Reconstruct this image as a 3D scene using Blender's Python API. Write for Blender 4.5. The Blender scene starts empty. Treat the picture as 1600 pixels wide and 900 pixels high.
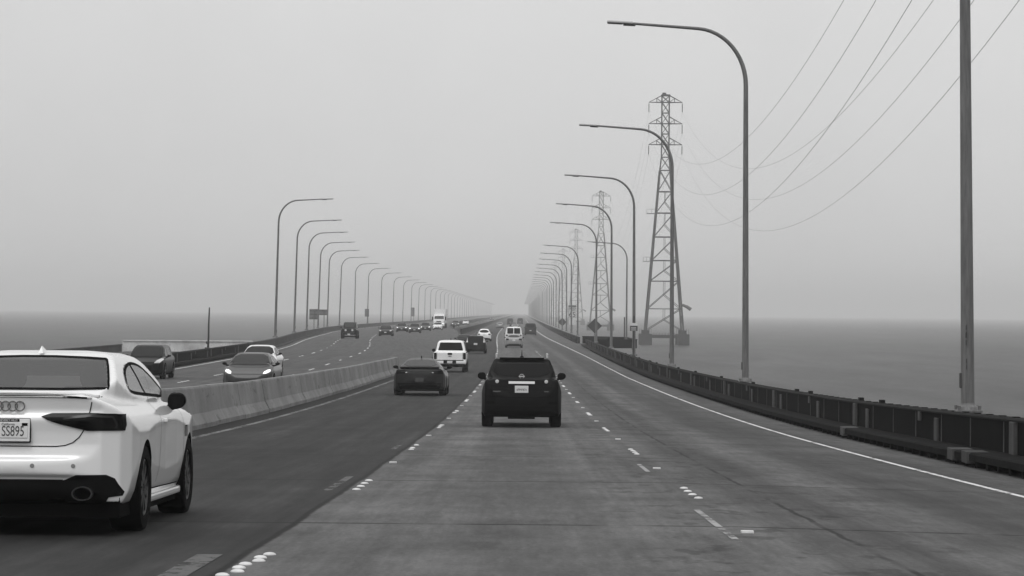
import bpy, bmesh, math, random
from mathutils import Vector, Matrix
from mathutils.bvhtree import BVHTree
random.seed(7)
sc = bpy.context.scene
COL = sc.collection
R = math.radians
CAMZ = 8.5                       # height of the lens above the bay
F = 4200.0                       # focal length in photo pixels

# ------------------------------------------------------------------ helpers
def pchip(pts):
    xs = [p[0] for p in pts]; ys = [p[1] for p in pts]; n = len(xs)
    h = [xs[i+1]-xs[i] for i in range(n-1)]
    dl = [(ys[i+1]-ys[i])/h[i] for i in range(n-1)]
    m = [dl[0]]
    for i in range(1, n-1):
        if dl[i-1]*dl[i] <= 0: m.append(0.0)
        else:
            w1 = 2*h[i]+h[i-1]; w2 = h[i]+2*h[i-1]
            m.append((w1+w2)/(w1/dl[i-1]+w2/dl[i]))
    m.append(dl[-1])
    def f(x):
        if x <= xs[0]: return ys[0]+m[0]*(x-xs[0])
        if x >= xs[-1]: return ys[-1]+m[-1]*(x-xs[-1])
        i = 0
        while x > xs[i+1]: i += 1
        t = (x-xs[i])/h[i]
        return ((1+2*t)*(1-t)**2*ys[i] + t*(1-t)**2*h[i]*m[i] + t*t*(3-2*t)*ys[i+1] + t*t*(t-1)*h[i]*m[i+1])
    return f

class MB:
    """collects faces and links them as ONE mesh object"""
    def __init__(s): s.v = []; s.f = []; s.m = []; s.uv = {}
    def add(s, vs, fs, mi=0):
        b = len(s.v); s.v += [tuple(v) for v in vs]
        for f in fs: s.f.append([b+i for i in f]); s.m.append(mi)
        return b
    def box(s, x0, x1, y0, y1, z0, z1, mi=0, M=None):
        vs = [Vector(p) for p in ((x0,y0,z0),(x1,y0,z0),(x1,y1,z0),(x0,y1,z0),(x0,y0,z1),(x1,y0,z1),(x1,y1,z1),(x0,y1,z1))]
        if M is not None: vs = [M @ v for v in vs]
        s.add(vs, [(0,3,2,1),(4,5,6,7),(0,1,5,4),(1,2,6,5),(2,3,7,6),(3,0,4,7)], mi)
    def bbox(s, x0, x1, y0, y1, z0, z1, b=.01, mi=0, M=None):
        """box with bevelled edges"""
        bm = bmesh.new(); bmesh.ops.create_cube(bm, size=1)
        for v in bm.verts:
            v.co = Vector((x0+(v.co.x+.5)*(x1-x0), y0+(v.co.y+.5)*(y1-y0), z0+(v.co.z+.5)*(z1-z0)))
        bmesh.ops.bevel(bm, geom=list(bm.edges), offset=b, segments=2, affect='EDGES', profile=.6)
        vs = [M @ v.co if M is not None else v.co.copy() for v in bm.verts]
        bm.verts.index_update()
        s.add(vs, [[v.index for v in f.verts] for f in bm.faces], mi); bm.free()
    def tube(s, path, rad, seg=8, mi=0, caps=True):
        path = [Vector(p) for p in path]; n = len(path)
        if not isinstance(rad, (list, tuple)): rad = [rad]*n
        T = [(path[min(i+1,n-1)]-path[max(i-1,0)]).normalized() for i in range(n)]
        a = Vector((0,0,1)) if abs(T[0].z) < .9 else Vector((1,0,0))
        N = (a - T[0]*a.dot(T[0])).normalized()
        vs = []
        for i in range(n):
            N = (N - T[i]*N.dot(T[i])).normalized(); B = T[i].cross(N)
            for k in range(seg):
                t = 2*math.pi*k/seg
                vs.append(path[i] + (N*math.cos(t)+B*math.sin(t))*rad[i])
        fs = [(i*seg+k, i*seg+(k+1)%seg, (i+1)*seg+(k+1)%seg, (i+1)*seg+k) for i in range(n-1) for k in range(seg)]
        if caps: fs += [tuple(range(seg))[::-1], tuple((n-1)*seg+k for k in range(seg))]
        s.add(vs, fs, mi)
    def bar(s, a, b, w, mi=0):
        s.tube([a, b], w*.6, 4, mi, True)
    def lathe(s, prof, axis='z', seg=24, c=(0,0,0), mi=0):
        """prof: (radius, height) pairs"""
        vs = []
        for r, h in prof:
            for k in range(seg):
                t = 2*math.pi*k/seg; p, q = r*math.cos(t), r*math.sin(t)
                v = {'z': (p,q,h), 'x': (h,p,q), 'y': (p,h,q)}[axis]
                vs.append((v[0]+c[0], v[1]+c[1], v[2]+c[2]))
        n = len(prof)
        fs = [(i*seg+k, i*seg+(k+1)%seg, (i+1)*seg+(k+1)%seg, (i+1)*seg+k) for i in range(n-1) for k in range(seg)]
        s.add(vs, fs, mi)
    def mesh(s, name):
        me = bpy.data.meshes.new(name); me.from_pydata(s.v, [], s.f); me.update()
        return me
    def build(s, name, mats, parent=None, smooth=False, recalc=True):
        me = s.mesh(name)
        if recalc:
            bm = bmesh.new(); bm.from_mesh(me); bmesh.ops.recalc_face_normals(bm, faces=bm.faces); bm.to_mesh(me); bm.free()
        if not isinstance(mats, (list, tuple)): mats = [mats]
        for m in mats: me.materials.append(m)
        me.polygons.foreach_set('material_index', s.m)
        if smooth: shade(me)
        return link(name, me, parent)

def shade(me, ang=35):
    me.polygons.foreach_set('use_smooth', [True]*len(me.polygons))
    try: me.set_sharp_from_angle(angle=R(ang))
    except Exception: pass

def link(name, data, parent=None):
    o = bpy.data.objects.new(name, data); COL.objects.link(o)
    if parent is not None: o.parent = parent
    return o
def empty(name, loc=(0,0,0), rot=(0,0,0)):
    o = link(name, None); o.location = loc; o.rotation_euler = rot; o.empty_display_size = .3
    return o
def tag(o, label=None, cat=None, group=None, kind=None):
    if label: o['label'] = label
    if cat: o['category'] = cat
    if group: o['group'] = group
    if kind: o['kind'] = kind
    return o
def copy_tree(o, parent=None):
    c = o.copy(); COL.objects.link(c); c.parent = parent
    for ch in list(o.children): copy_tree(ch, c)
    return c

# ------------------------------------------------------------------ materials (all grey: the photograph is black and white)
def mat(name, base, rough=.6, spec=.5, metal=0, coat=0, noise=0, nscale=8, stretch=(1,1,1), bump=0, bscale=60, emit=0):
    m = bpy.data.materials.new(name); m.use_nodes = True
    nt = m.node_tree; b = nt.nodes['Principled BSDF']
    b.inputs['Base Color'].default_value = (base, base, base, 1)
    b.inputs['Roughness'].default_value = rough
    b.inputs['Specular IOR Level'].default_value = spec
    b.inputs['Metallic'].default_value = metal
    b.inputs['Coat Weight'].default_value = coat
    b.inputs['Coat Roughness'].default_value = .06
    if emit:
        b.inputs['Emission Color'].default_value = (1,1,1,1); b.inputs['Emission Strength'].default_value = emit
    if noise or bump:
        tc = nt.nodes.new('ShaderNodeTexCoord'); mp = nt.nodes.new('ShaderNodeMapping')
        mp.inputs['Scale'].default_value = stretch
        nt.links.new(tc.outputs['Object'], mp.inputs['Vector'])
    if noise:
        n = nt.nodes.new('ShaderNodeTexNoise'); n.inputs['Scale'].default_value = nscale; n.inputs['Detail'].default_value = 6
        n.inputs['Roughness'].default_value = .65
        nt.links.new(mp.outputs[0], n.inputs['Vector'])
        r = nt.nodes.new('ShaderNodeMapRange'); r.inputs['From Min'].default_value = .25; r.inputs['From Max'].default_value = .75
        r.inputs['To Min'].default_value = max(0.001, base*(1-noise)); r.inputs['To Max'].default_value = base*(1+noise)
        nt.links.new(n.outputs['Fac'], r.inputs['Value']); nt.links.new(r.outputs[0], b.inputs['Base Color'])
    if bump:
        n2 = nt.nodes.new('ShaderNodeTexNoise'); n2.inputs['Scale'].default_value = bscale; n2.inputs['Detail'].default_value = 4
        nt.links.new(mp.outputs[0], n2.inputs['Vector'])
        bp = nt.nodes.new('ShaderNodeBump'); bp.inputs['Strength'].default_value = bump; bp.inputs['Distance'].default_value = .01
        nt.links.new(n2.outputs['Fac'], bp.inputs['Height']); nt.links.new(bp.outputs[0], b.inputs['Normal'])
    return m

class NT:
    """small node-graph writer for the road materials"""
    def __init__(s, m): s.nt = m.node_tree; s.n = s.nt.nodes
    def new(s, t, **kw):
        n = s.n.new(t)
        for k, v in kw.items(): setattr(n, k, v)
        return n
    def put(s, sock, v):
        if hasattr(v, 'is_output') or hasattr(v, 'links') and not isinstance(v, (int, float)): s.nt.links.new(v, sock)
        else: sock.default_value = v
    def math(s, op, a, b=0.0, c=None, clamp=False):
        n = s.new('ShaderNodeMath', operation=op); n.use_clamp = clamp
        s.put(n.inputs[0], a); s.put(n.inputs[1], b)
        if c is not None: s.put(n.inputs[2], c)
        return n.outputs[0]
    def noise(s, vec, scale, detail=5, rough=.6):
        n = s.new('ShaderNodeTexNoise'); n.inputs['Scale'].default_value = scale; n.inputs['Detail'].default_value = detail
        n.inputs['Roughness'].default_value = rough; s.nt.links.new(vec, n.inputs['Vector']); return n.outputs['Fac']
    def map(s, v, a, b, c, d):
        n = s.new('ShaderNodeMapRange'); s.put(n.inputs['Value'], v)
        for k, x in zip(('From Min','From Max','To Min','To Max'), (a,b,c,d)): n.inputs[k].default_value = x
        return n.outputs[0]
    def vec(s, x, y, z=0.0):
        n = s.new('ShaderNodeCombineXYZ'); s.put(n.inputs[0], x); s.put(n.inputs[1], y); s.put(n.inputs[2], z); return n.outputs[0]
    def band(s, u, c, w, soft=.3):
        """1 inside |u-c|<w, soft falloff"""
        d = s.math('ABSOLUTE', s.math('SUBTRACT', u, c))
        return s.map(d, w, w*(1+soft)+1e-4, 1, 0)

def road_material(name, ours):
    m = bpy.data.materials.new(name); m.use_nodes = True
    g = NT(m); b = g.n['Principled BSDF']
    uvn = g.new('ShaderNodeUVMap'); uvn.uv_map = 'UVMap'
    sep = g.new('ShaderNodeSeparateXYZ'); g.nt.links.new(uvn.outputs[0], sep.inputs[0])
    u, v = sep.outputs[0], sep.outputs[1]
    wob = g.math('ADD', g.math('MULTIPLY', g.math('SUBTRACT', g.noise(g.vec(0.0, g.math('MULTIPLY', v, .25)), 1.0, 3), .5), .10), g.math('MULTIPLY', g.math('SUBTRACT', g.noise(g.vec(u, v), 5.0, 4), .5), .05))
    uw = g.math('ADD', u, wob)
    fine = g.noise(g.vec(u, v), 22, 6, .7)
    mid = g.noise(g.vec(g.math('MULTIPLY', u, 1.0), g.math('MULTIPLY', v, .35)), 1.1, 5, .6)
    streak = g.noise(g.vec(g.math('MULTIPLY', u, 2.6), g.math('MULTIPLY', v, .035)), 1.0, 5, .62)
    slab = g.noise(g.vec(0.0, g.math('FLOOR', g.math('DIVIDE', v, 9.14))), 3.7, 0)
    if ours:
        base = g.map(g.math('SUBTRACT', uw, -1.90), -.02, .02, .018, .084)          # old asphalt in the left lane, worn concrete to its right
        right = g.map(uw, 1.9, 2.4, 0, 1)
        base = g.math('SUBTRACT', base, g.math('MULTIPLY', right, .030))
    else:
        base = g.math('ADD', 0.062, g.math('MULTIPLY', 0.0, u))
    c = g.math('MULTIPLY', base, g.map(mid, .3, .7, .72, 1.28))
    grain = g.noise(g.vec(g.math('MULTIPLY', u, 11.0), g.math('MULTIPLY', v, 1.1)), 1.0, 5, .75)
    c = g.math('MULTIPLY', c, g.map(grain, .3, .7, .78, 1.22))
    cross = g.noise(g.vec(g.math('MULTIPLY', u, .12), g.math('MULTIPLY', v, .42)), 1.0, 6, .7)
    c = g.math('MULTIPLY', c, g.map(cross, .3, .7, .80, 1.20))
    stain = g.noise(g.vec(g.math('MULTIPLY', u, .9), g.math('MULTIPLY', v, .16)), 2.1, 6, .72)
    c = g.math('MULTIPLY', c, g.map(stain, .56, .66, 1.0, .74))
    c = g.math('MULTIPLY', c, g.map(stain, .34, .42, 1.16, 1.0))
    c = g.math('MULTIPLY', c, g.map(streak, .3, .7, .70, 1.30))
    c = g.math('MULTIPLY', c, g.map(fine, .3, .7, .70, 1.30))
    c = g.math('MULTIPLY', c, g.map(slab, .3, .7, .9, 1.1))
    # oil band in the middle of each lane, polished wheel paths
    for lc in ((-3.8, 0) if ours else (0,)):
        oil = g.math('MULTIPLY', g.band(u, lc, .35, 1.6), g.map(streak, .35, .6, .05, .22))
        c = g.math('MULTIPLY', c, g.math('SUBTRACT', 1.0, oil))
        for wx in (-.85, .85):
            c = g.math('MULTIPLY', c, g.math('ADD', 1.0, g.math('MULTIPLY', g.band(u, lc+wx, .25, 1.2), .09)))
    # transverse joints of the deck spans
    vj = g.math('SUBTRACT', g.math('FRACT', g.math('DIVIDE', g.math('ADD', v, g.math('MULTIPLY', wob, .8)), 9.14)), .5)
    jn = g.noise(g.vec(g.math('MULTIPLY', u, 1.3), v), 1.5, 3)
    j = g.math('MULTIPLY', g.band(vj, 0.0, .0048, .9), g.map(jn, .33, .50, .15, .85))
    c = g.math('MULTIPLY', c, g.math('SUBTRACT', 1.0, j))
    if ours:
        # seam between the pavements, a meandering crack in the right lane, dirt along the kerbs
        sm = g.math('MULTIPLY', g.band(uw, -1.91, .018, 1.6), .92)
        c = g.math('MULTIPLY', c, g.math('SUBTRACT', 1.0, sm))
        wig = g.math('MULTIPLY', g.math('SUBTRACT', g.noise(g.vec(0.0, v), .8, 4), .5), .13)
        cr = g.math('MULTIPLY', g.band(g.math('ADD', u, wig), 2.62, .018, 1.0), g.map(g.noise(g.vec(2.0, g.math('MULTIPLY', v, .2)), 1.4, 3), .42, .52, 0, .75))
        c = g.math('MULTIPLY', c, g.math('SUBTRACT', 1.0, cr))
        c = g.math('MULTIPLY', c, g.math('ADD', 1.0, g.math('MULTIPLY', g.band(uw, 3.55, .16, 2.2), g.map(mid, .3, .7, .25, .65))))
        c = g.math('MULTIPLY', c, g.math('SUBTRACT', 1.0, g.math('MULTIPLY', g.band(uw, 4.6, .3, 1.2), .20)))
        lf = g.map(uw, -2.05, -1.95, 1, 0)
        l2 = g.noise(g.vec(g.math('MULTIPLY', u, 1.6), g.math('MULTIPLY', v, .05)), 1.3, 6, .7)
        c = g.math('MULTIPLY', c, g.math('ADD', 1.0, g.math('MULTIPLY', lf, g.map(l2, .35, .65, -.45, .65))))
        gut = g.map(uw, -6.22, -6.14, .72, 0)
        c = g.math('MULTIPLY', c, g.math('SUBTRACT', 1.0, gut))
        edge = g.math('MULTIPLY', g.map(uw, 5.9, 6.3, 0, 1), g.map(g.noise(g.vec(g.math('MULTIPLY', u, 2.), v), 2.5, 5), .35, .65, -.05, .45))
        c = g.math('MULTIPLY', c, g.math('ADD', 1.0, edge))
        # dark patches near the lane line
        pt = g.noise(g.vec(g.math('MULTIPLY', u, 1.2), g.math('MULTIPLY', v, .55)), 1.9, 3)
        pm = g.math('MULTIPLY', g.map(pt, .57, .63, 0, .42), g.band(u, 2.1, .9, .8))
        c = g.math('MULTIPLY', c, g.math('SUBTRACT', 1.0, pm))
    rgb = g.new('ShaderNodeCombineColor')
    for k in range(3): g.nt.links.new(c, rgb.inputs[k])
    g.nt.links.new(rgb.outputs[0], b.inputs['Base Color'])
    b.inputs['Roughness'].default_value = .82; b.inputs['Specular IOR Level'].default_value = .25
    bp = g.new('ShaderNodeBump'); bp.inputs['Strength'].default_value = .35; bp.inputs['Distance'].default_value = .01
    g.nt.links.new(fine, bp.inputs['Height']); g.nt.links.new(bp.outputs[0], b.inputs['Normal'])
    return m

def worn_paint(name, base, wear, spec=.3):
    """road paint with bits worn through (the worn bits are transparent)"""
    m = bpy.data.materials.new(name); m.use_nodes = True
    g = NT(m); b = g.n['Principled BSDF']; out = g.n['Material Output']
    tc = g.new('ShaderNodeTexCoord')
    n = g.noise(tc.outputs['Object'], 3.5, 8, .75)
    n2 = g.noise(tc.outputs['Object'], .35, 3, .5)
    k = g.math('ADD', n, g.math('MULTIPLY', g.math('SUBTRACT', n2, .5), .35))
    a = g.map(k, wear-.03, wear+.03, 0, 1)
    cc = g.map(n, .3, .7, base*.75, base)
    rgb = g.new('ShaderNodeCombineColor')
    for i in range(3): g.nt.links.new(cc, rgb.inputs[i])
    g.nt.links.new(rgb.outputs[0], b.inputs['Base Color']); b.inputs['Roughness'].default_value = .7
    b.inputs['Specular IOR Level'].default_value = spec
    tr = g.new('ShaderNodeBsdfTransparent'); mx = g.new('ShaderNodeMixShader')
    g.nt.links.new(a, mx.inputs[0]); g.nt.links.new(tr.outputs[0], mx.inputs[1]); g.nt.links.new(b.outputs[0], mx.inputs[2])
    g.nt.links.new(mx.outputs[0], out.inputs['Surface'])
    return m

def concrete(name, base, streak=.35):
    m = bpy.data.materials.new(name); m.use_nodes = True
    g = NT(m); b = g.n['Principled BSDF']
    tc = g.new('ShaderNodeTexCoord'); sep = g.new('ShaderNodeSeparateXYZ'); g.nt.links.new(tc.outputs['Object'], sep.inputs[0])
    x, y, z = sep.outputs
    st = g.noise(g.vec(x, g.math('MULTIPLY', y, .55), g.math('MULTIPLY', z, .45)), 1.1, 7, .7)      # rain streaks running down
    bl = g.noise(tc.outputs['Object'], .6, 5, .6)
    fi = g.noise(tc.outputs['Object'], 14, 5, .7)
    c = g.math('MULTIPLY', base, g.map(st, .3, .7, 1-streak, 1+streak))
    sc_ = g.noise(g.vec(x, g.math('MULTIPLY', y, .5), g.math('MULTIPLY', z, 2.2)), 2.3, 6, .7)
    c = g.math('MULTIPLY', c, g.map(sc_, .58, .68, 1.0, .62))
    c = g.math('MULTIPLY', c, g.map(bl, .3, .7, .75, 1.2)); c = g.math('MULTIPLY', c, g.map(fi, .3, .7, .9, 1.1))
    rgb = g.new('ShaderNodeCombineColor')
    for i in range(3): g.nt.links.new(c, rgb.inputs[i])
    g.nt.links.new(rgb.outputs[0], b.inputs['Base Color']); b.inputs['Roughness'].default_value = .9; b.inputs['Specular IOR Level'].default_value = .2
    bp = g.new('ShaderNodeBump'); bp.inputs['Strength'].default_value = .4; bp.inputs['Distance'].default_value = .01
    g.nt.links.new(fi, bp.inputs['Height']); g.nt.links.new(bp.outputs[0], b.inputs['Normal'])
    return m

def glass_mat(name, tint, refl_rough=.03, ior=1.5):
    m = bpy.data.materials.new(name); m.use_nodes = True
    g = NT(m); out = g.n['Material Output']; g.n.remove(g.n['Principled BSDF'])
    tr = g.new('ShaderNodeBsdfTransparent'); tr.inputs[0].default_value = (tint,tint,tint,1)
    gl = g.new('ShaderNodeBsdfGlossy'); gl.inputs['Roughness'].default_value = refl_rough
    fr = g.new('ShaderNodeFresnel'); fr.inputs[0].default_value = ior
    mx = g.new('ShaderNodeMixShader')
    g.nt.links.new(fr.outputs[0], mx.inputs[0]); g.nt.links.new(tr.outputs[0], mx.inputs[1]); g.nt.links.new(gl.outputs[0], mx.inputs[2])
    g.nt.links.new(mx.outputs[0], out.inputs['Surface'])
    return m

M = dict(
    road=road_material('worn_pavement', True), road_left=road_material('grey_pavement', False),
    line=worn_paint('white_line_paint', .72, .42), yellow=worn_paint('faded_line_paint', .19, .47), thin=worn_paint('thin_line_paint', .34, .49), ghost=worn_paint('ghost_line_paint', .10, .46),
    dot=mat('ceramic_dot', .62, .5, .4, noise=.35, nscale=9),
    rail_dark=mat('dark_rail_steel', .0035, .85, .05, noise=.5, nscale=2.5),
    rail_cap=mat('weathered_rail_cap', .006, .8, .1, noise=.5, nscale=6),
    curb_dark=mat('dirty_curb', .008, .9, .06, noise=.55, nscale=3),
    post=concrete('pale_concrete', .075, .3), conc=concrete('barrier_concrete', .23, .16), conc_grey=concrete('grey_concrete', .07, .25), conc_pale=concrete('pale_wall_concrete', .58, .2),
    deck=concrete('deck_concrete', .16, .3),
    pole=mat('galvanised_steel', .14, .5, .4, metal=.25, noise=.4, nscale=3, stretch=(6,6,.6)), lum=mat('lamp_housing', .5, .35, .5, metal=.2),
    lum_dark=mat('lamp_underside', .05, .5), steel=mat('tower_steel', .05, .6, .3, metal=.2, noise=.3, nscale=1), pier=concrete('pier_concrete', .022, .35),
    wire=mat('wire_alloy', .04, .6), insul=mat('insulator_string', .06, .5),
    sign_white=mat('sign_white', .62, .5, noise=.06, nscale=4), sign_back=mat('sign_back_metal', .16, .55, metal=.2, noise=.25, nscale=3), sign_dark=mat('sign_dark', .04, .5, noise=.3, nscale=5), ink=mat('sign_black', .015, .5),
    white=mat('white_paint', .80, .30, .5, coat=1.0), offwhite=mat('used_white_paint', .72, .35, .5, coat=.3, noise=.05, nscale=2),
    black=mat('black_paint', .004, .30, .10), dark=mat('dark_grey_paint', .012, .30, .3, coat=.05), midgrey=mat('grey_paint', .042, .3, .3, coat=.15), silver=mat('silver_paint', .28, .3, .5, metal=.3, coat=.3),
    glass=mat('dark_glass', .005, .14, .10), seeglass=glass_mat('tinted_glass', .42, .04, 1.8), privacy=mat('privacy_glass', .003, .20, .10),
    rubber=mat('tyre_rubber', .006, .9, .08, bump=.4, bscale=90), rim=mat('dark_alloy', .06, .35, .5, metal=.7), rim_silver=mat('silver_alloy', .45, .3, .5, metal=.8),
    plastic=mat('black_plastic', .005, .7, .08), gap=mat('panel_gap', .004, .9, .05), liner=mat('wheel_liner', .004, .95, .05),
    lens=mat('smoked_lens', .006, .2, .12), lens_grey=mat('tail_lens', .06, .2, .4, coat=.4), lens_clear=mat('clear_lens', .55, .15, .5, coat=.4),
    dark_chrome=mat('dark_chrome', .22, .25, .5, metal=.9), guide=mat('light_guide', .018, .2, .3), chrome=mat('chrome', .75, .15, .5, metal=1), plate=mat('plate_white', .62, .4), plate_ink=mat('plate_ink', .03, .5), lit=mat('lit_headlamp', .8, .2, emit=.8), interior=mat('cabin_trim', .03, .8), seat=mat('seat_fabric', .035, .8),
    chip=mat('truck_white', .68, .35, coat=.2, noise=.05),
)
# ------------------------------------------------------------------ vehicle workshop
def ensure_mesh_obj(me, name='tmp'):
    return link(name, me)
def prism(poly, axis, a, b):
    """poly extruded along an axis; poly coordinates are the two other axes in xyz order"""
    bm = bmesh.new()
    def P(p, h):
        return {'x': (h, p[0], p[1]), 'y': (p[0], h, p[1]), 'z': (p[0], p[1], h)}[axis]
    A = [bm.verts.new(P(p, a)) for p in poly]; B = [bm.verts.new(P(p, b)) for p in poly]; n = len(poly)
    bm.faces.new(A); bm.faces.new(B[::-1])
    for i in range(n): bm.faces.new((A[i], A[(i+1)%n], B[(i+1)%n], B[i]))
    bmesh.ops.recalc_face_normals(bm, faces=bm.faces)
    me = bpy.data.meshes.new('prism'); bm.to_mesh(me); bm.free(); return me
def evaluated(o):
    dg = bpy.context.evaluated_depsgraph_get(); dg.update()
    return bpy.data.meshes.new_from_object(o.evaluated_get(dg), depsgraph=dg)
def boolean(me, ops):
    base = link('tmp', me); tmp = [base]
    for op, m2 in ops:
        o2 = link('tmp', m2); tmp.append(o2)
        md = base.modifiers.new('b', 'BOOLEAN'); md.operation = op; md.solver = 'EXACT'; md.object = o2
    bpy.context.view_layer.update()
    out = evaluated(base)
    for o in tmp: bpy.data.objects.remove(o)
    return out
def join_meshes(ms):
    bm = bmesh.new()
    for m in ms: bm.from_mesh(m)
    me = bpy.data.meshes.new('joined'); bm.to_mesh(me); bm.free(); return me
def remesh(me, voxel, it):
    o = link('tmp', me)
    md = o.modifiers.new('r', 'REMESH'); md.mode = 'VOXEL'; md.voxel_size = voxel; md.adaptivity = 0
    if it:
        s = o.modifiers.new('s', 'SMOOTH'); s.factor = .5; s.iterations = it
    bpy.context.view_layer.update(); out = evaluated(o); bpy.data.objects.remove(o); return out
def mirror(half):
    """half outline on x>=0 -> closed symmetric outline"""
    return list(half) + [(-x, y) for x, y in reversed(half) if x > 1e-4]
def smooth_poly(p, it=1, closed=True):
    for _ in range(it):
        q = []; n = len(p)
        for i in range(n if closed else n-1):
            a, b = p[i], p[(i+1)%n]
            q += [(a[0]*.75+b[0]*.25, a[1]*.75+b[1]*.25), (a[0]*.25+b[0]*.75, a[1]*.25+b[1]*.75)]
        p = q if closed else [p[0]] + q[1:-1] + [p[-1]]
    return p
def resample(p, step, closed=True):
    out = []; n = len(p)
    for i in range(n if closed else n-1):
        a, b = p[i], p[(i+1)%n]; l = math.hypot(b[0]-a[0], b[1]-a[1]); k = max(1, int(math.ceil(l/step)))
        out += [(a[0]+(b[0]-a[0])*j/k, a[1]+(b[1]-a[1])*j/k) for j in range(k)]
    if not closed: out.append(p[-1])
    return out

class Body:
    """the finished outer skin of one vehicle: things are laid on it by casting rays at it"""
    def __init__(s, me, L):
        s.bvh = BVHTree.FromPolygons([v.co.copy() for v in me.vertices], [tuple(p.vertices) for p in me.polygons]); s.L = L
    def hit(s, side, p):
        o, d = {'rear': (Vector((p[0], -3, p[1])), Vector((0,1,0))), 'front': (Vector((p[0], s.L+3, p[1])), Vector((0,-1,0))),
                'right': (Vector((4, p[0], p[1])), Vector((-1,0,0))), 'left': (Vector((-4, p[0], p[1])), Vector((1,0,0))),
                'top': (Vector((p[0], p[1], 6)), Vector((0,0,-1)))}[side]
        loc, nor, _, _ = s.bvh.ray_cast(o, d)
        if loc is None:
            loc, nor, _, _ = s.bvh.find_nearest(o + d*4.0)
        if nor.dot(d) > 0: nor = -nor
        return loc, nor, d
    def patch(s, mb, side, poly, off=.005, rings=7, step=.05, mi=0, rim=True):
        p = resample(poly, step); n = len(p)
        cx = sum(q[0] for q in p)/n; cy = sum(q[1] for q in p)/n
        vs = []; fs = []
        if rim:
            for q in p:
                l, nn, d = s.hit(side, q); vs.append(l - nn*.006)
        for r in range(rings):
            k = 1 - r/rings
            for q in p:
                l, nn, d = s.hit(side, (cx+(q[0]-cx)*k, cy+(q[1]-cy)*k)); vs.append(l + nn*off)
        l, nn, d = s.hit(side, (cx, cy)); vs.append(l + nn*off)
        R_ = rings + (1 if rim else 0)
        for r in range(R_-1):
            for i in range(n): fs.append((r*n+i, r*n+(i+1)%n, (r+1)*n+(i+1)%n, (r+1)*n+i))
        for i in range(n): fs.append(((R_-1)*n+i, (R_-1)*n+(i+1)%n, R_*n))
        mb.add(vs, fs, mi)
    def strip(s, mb, side, line, w, off=.003, closed=False, step=.04, mi=0):
        p = resample(line, step, closed); n = len(p); vs = []
        for i in range(n):
            a = p[(i-1)%n] if closed else p[max(i-1,0)]; b = p[(i+1)%n] if closed else p[min(i+1,n-1)]
            t = math.hypot(b[0]-a[0], b[1]-a[1]) or 1; nx, ny = -(b[1]-a[1])/t, (b[0]-a[0])/t
            for sg in (-1, 1):
                l, nn, d = s.hit(side, (p[i][0]+nx*w/2*sg, p[i][1]+ny*w/2*sg)); vs.append(l + nn*off)
        m = n if closed else n-1
        mb.add(vs, [(2*i, 2*i+1, 2*((i+1)%n)+1, 2*((i+1)%n)) for i in range(m)], mi)

def wheel_parts(root, x, y, r, w, rimmat, spokes=10, seg=32, silver=False):
    """tyre with its rim, outer face towards the sign of x (x is the outer face)"""
    sg = 1 if x > 0 else -1
    c = (x - sg*w/2, y, r)
    tb = MB(); rr = r*.68
    tb.lathe([(rr, -w*.46), (r*.86, -w*.5), (r*.96, -w*.46), (r, -w*.34), (r, w*.34), (r*.96, w*.46), (r*.86, w*.5), (rr, w*.46), (rr*.97, w*.3), (rr*.97, -w*.3), (rr, -w*.46)], 'x', seg, c)
    t = tb.build('wheel', M['rubber'], root, smooth=True)
    rb = MB()
    f = sg*w*.40
    rb.lathe([(rr*1.0, f), (rr*.93, f+sg*.012), (rr*.88, f-sg*.02), (rr*.86, f-sg*.09)], 'x', seg, c)
    rb.lathe([(rr*.9, f-sg*.10), (.01, f-sg*.10)], 'x', seg, c, 1)
    rb.lathe([(rr*.20, f-sg*.02), (rr*.17, f), (.004, f)], 'x', 16, c)
    for k in range(spokes):
        a = 2*math.pi*k/spokes
        Mx = Matrix.Translation(c) @ Matrix.Rotation(a, 4, 'X')
        rb.box(f-.03, f+.004, -.022 if spokes > 6 else -.04, .022 if spokes > 6 else .04, rr*.12, rr*.93, 0, Mx)
    rb.build('rim', [rimmat, M['liner']], t, smooth=False)

def text_mesh(name, body, size, material, parent, loc, rot, align='CENTER', xs=1.0, ext=.002):
    cu = bpy.data.curves.new(name, 'FONT'); cu.body = body; cu.size = size; cu.align_x = align; cu.align_y = 'CENTER'; cu.extrude = ext
    o = link('tmp', cu); bpy.context.view_layer.update(); me = evaluated(o); bpy.data.objects.remove(o)
    me.materials.clear(); me.materials.append(material)
    for v in me.vertices: v.co.x *= xs
    ob = link(name, me, parent); ob.location = loc; ob.rotation_euler = rot
    return ob

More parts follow.
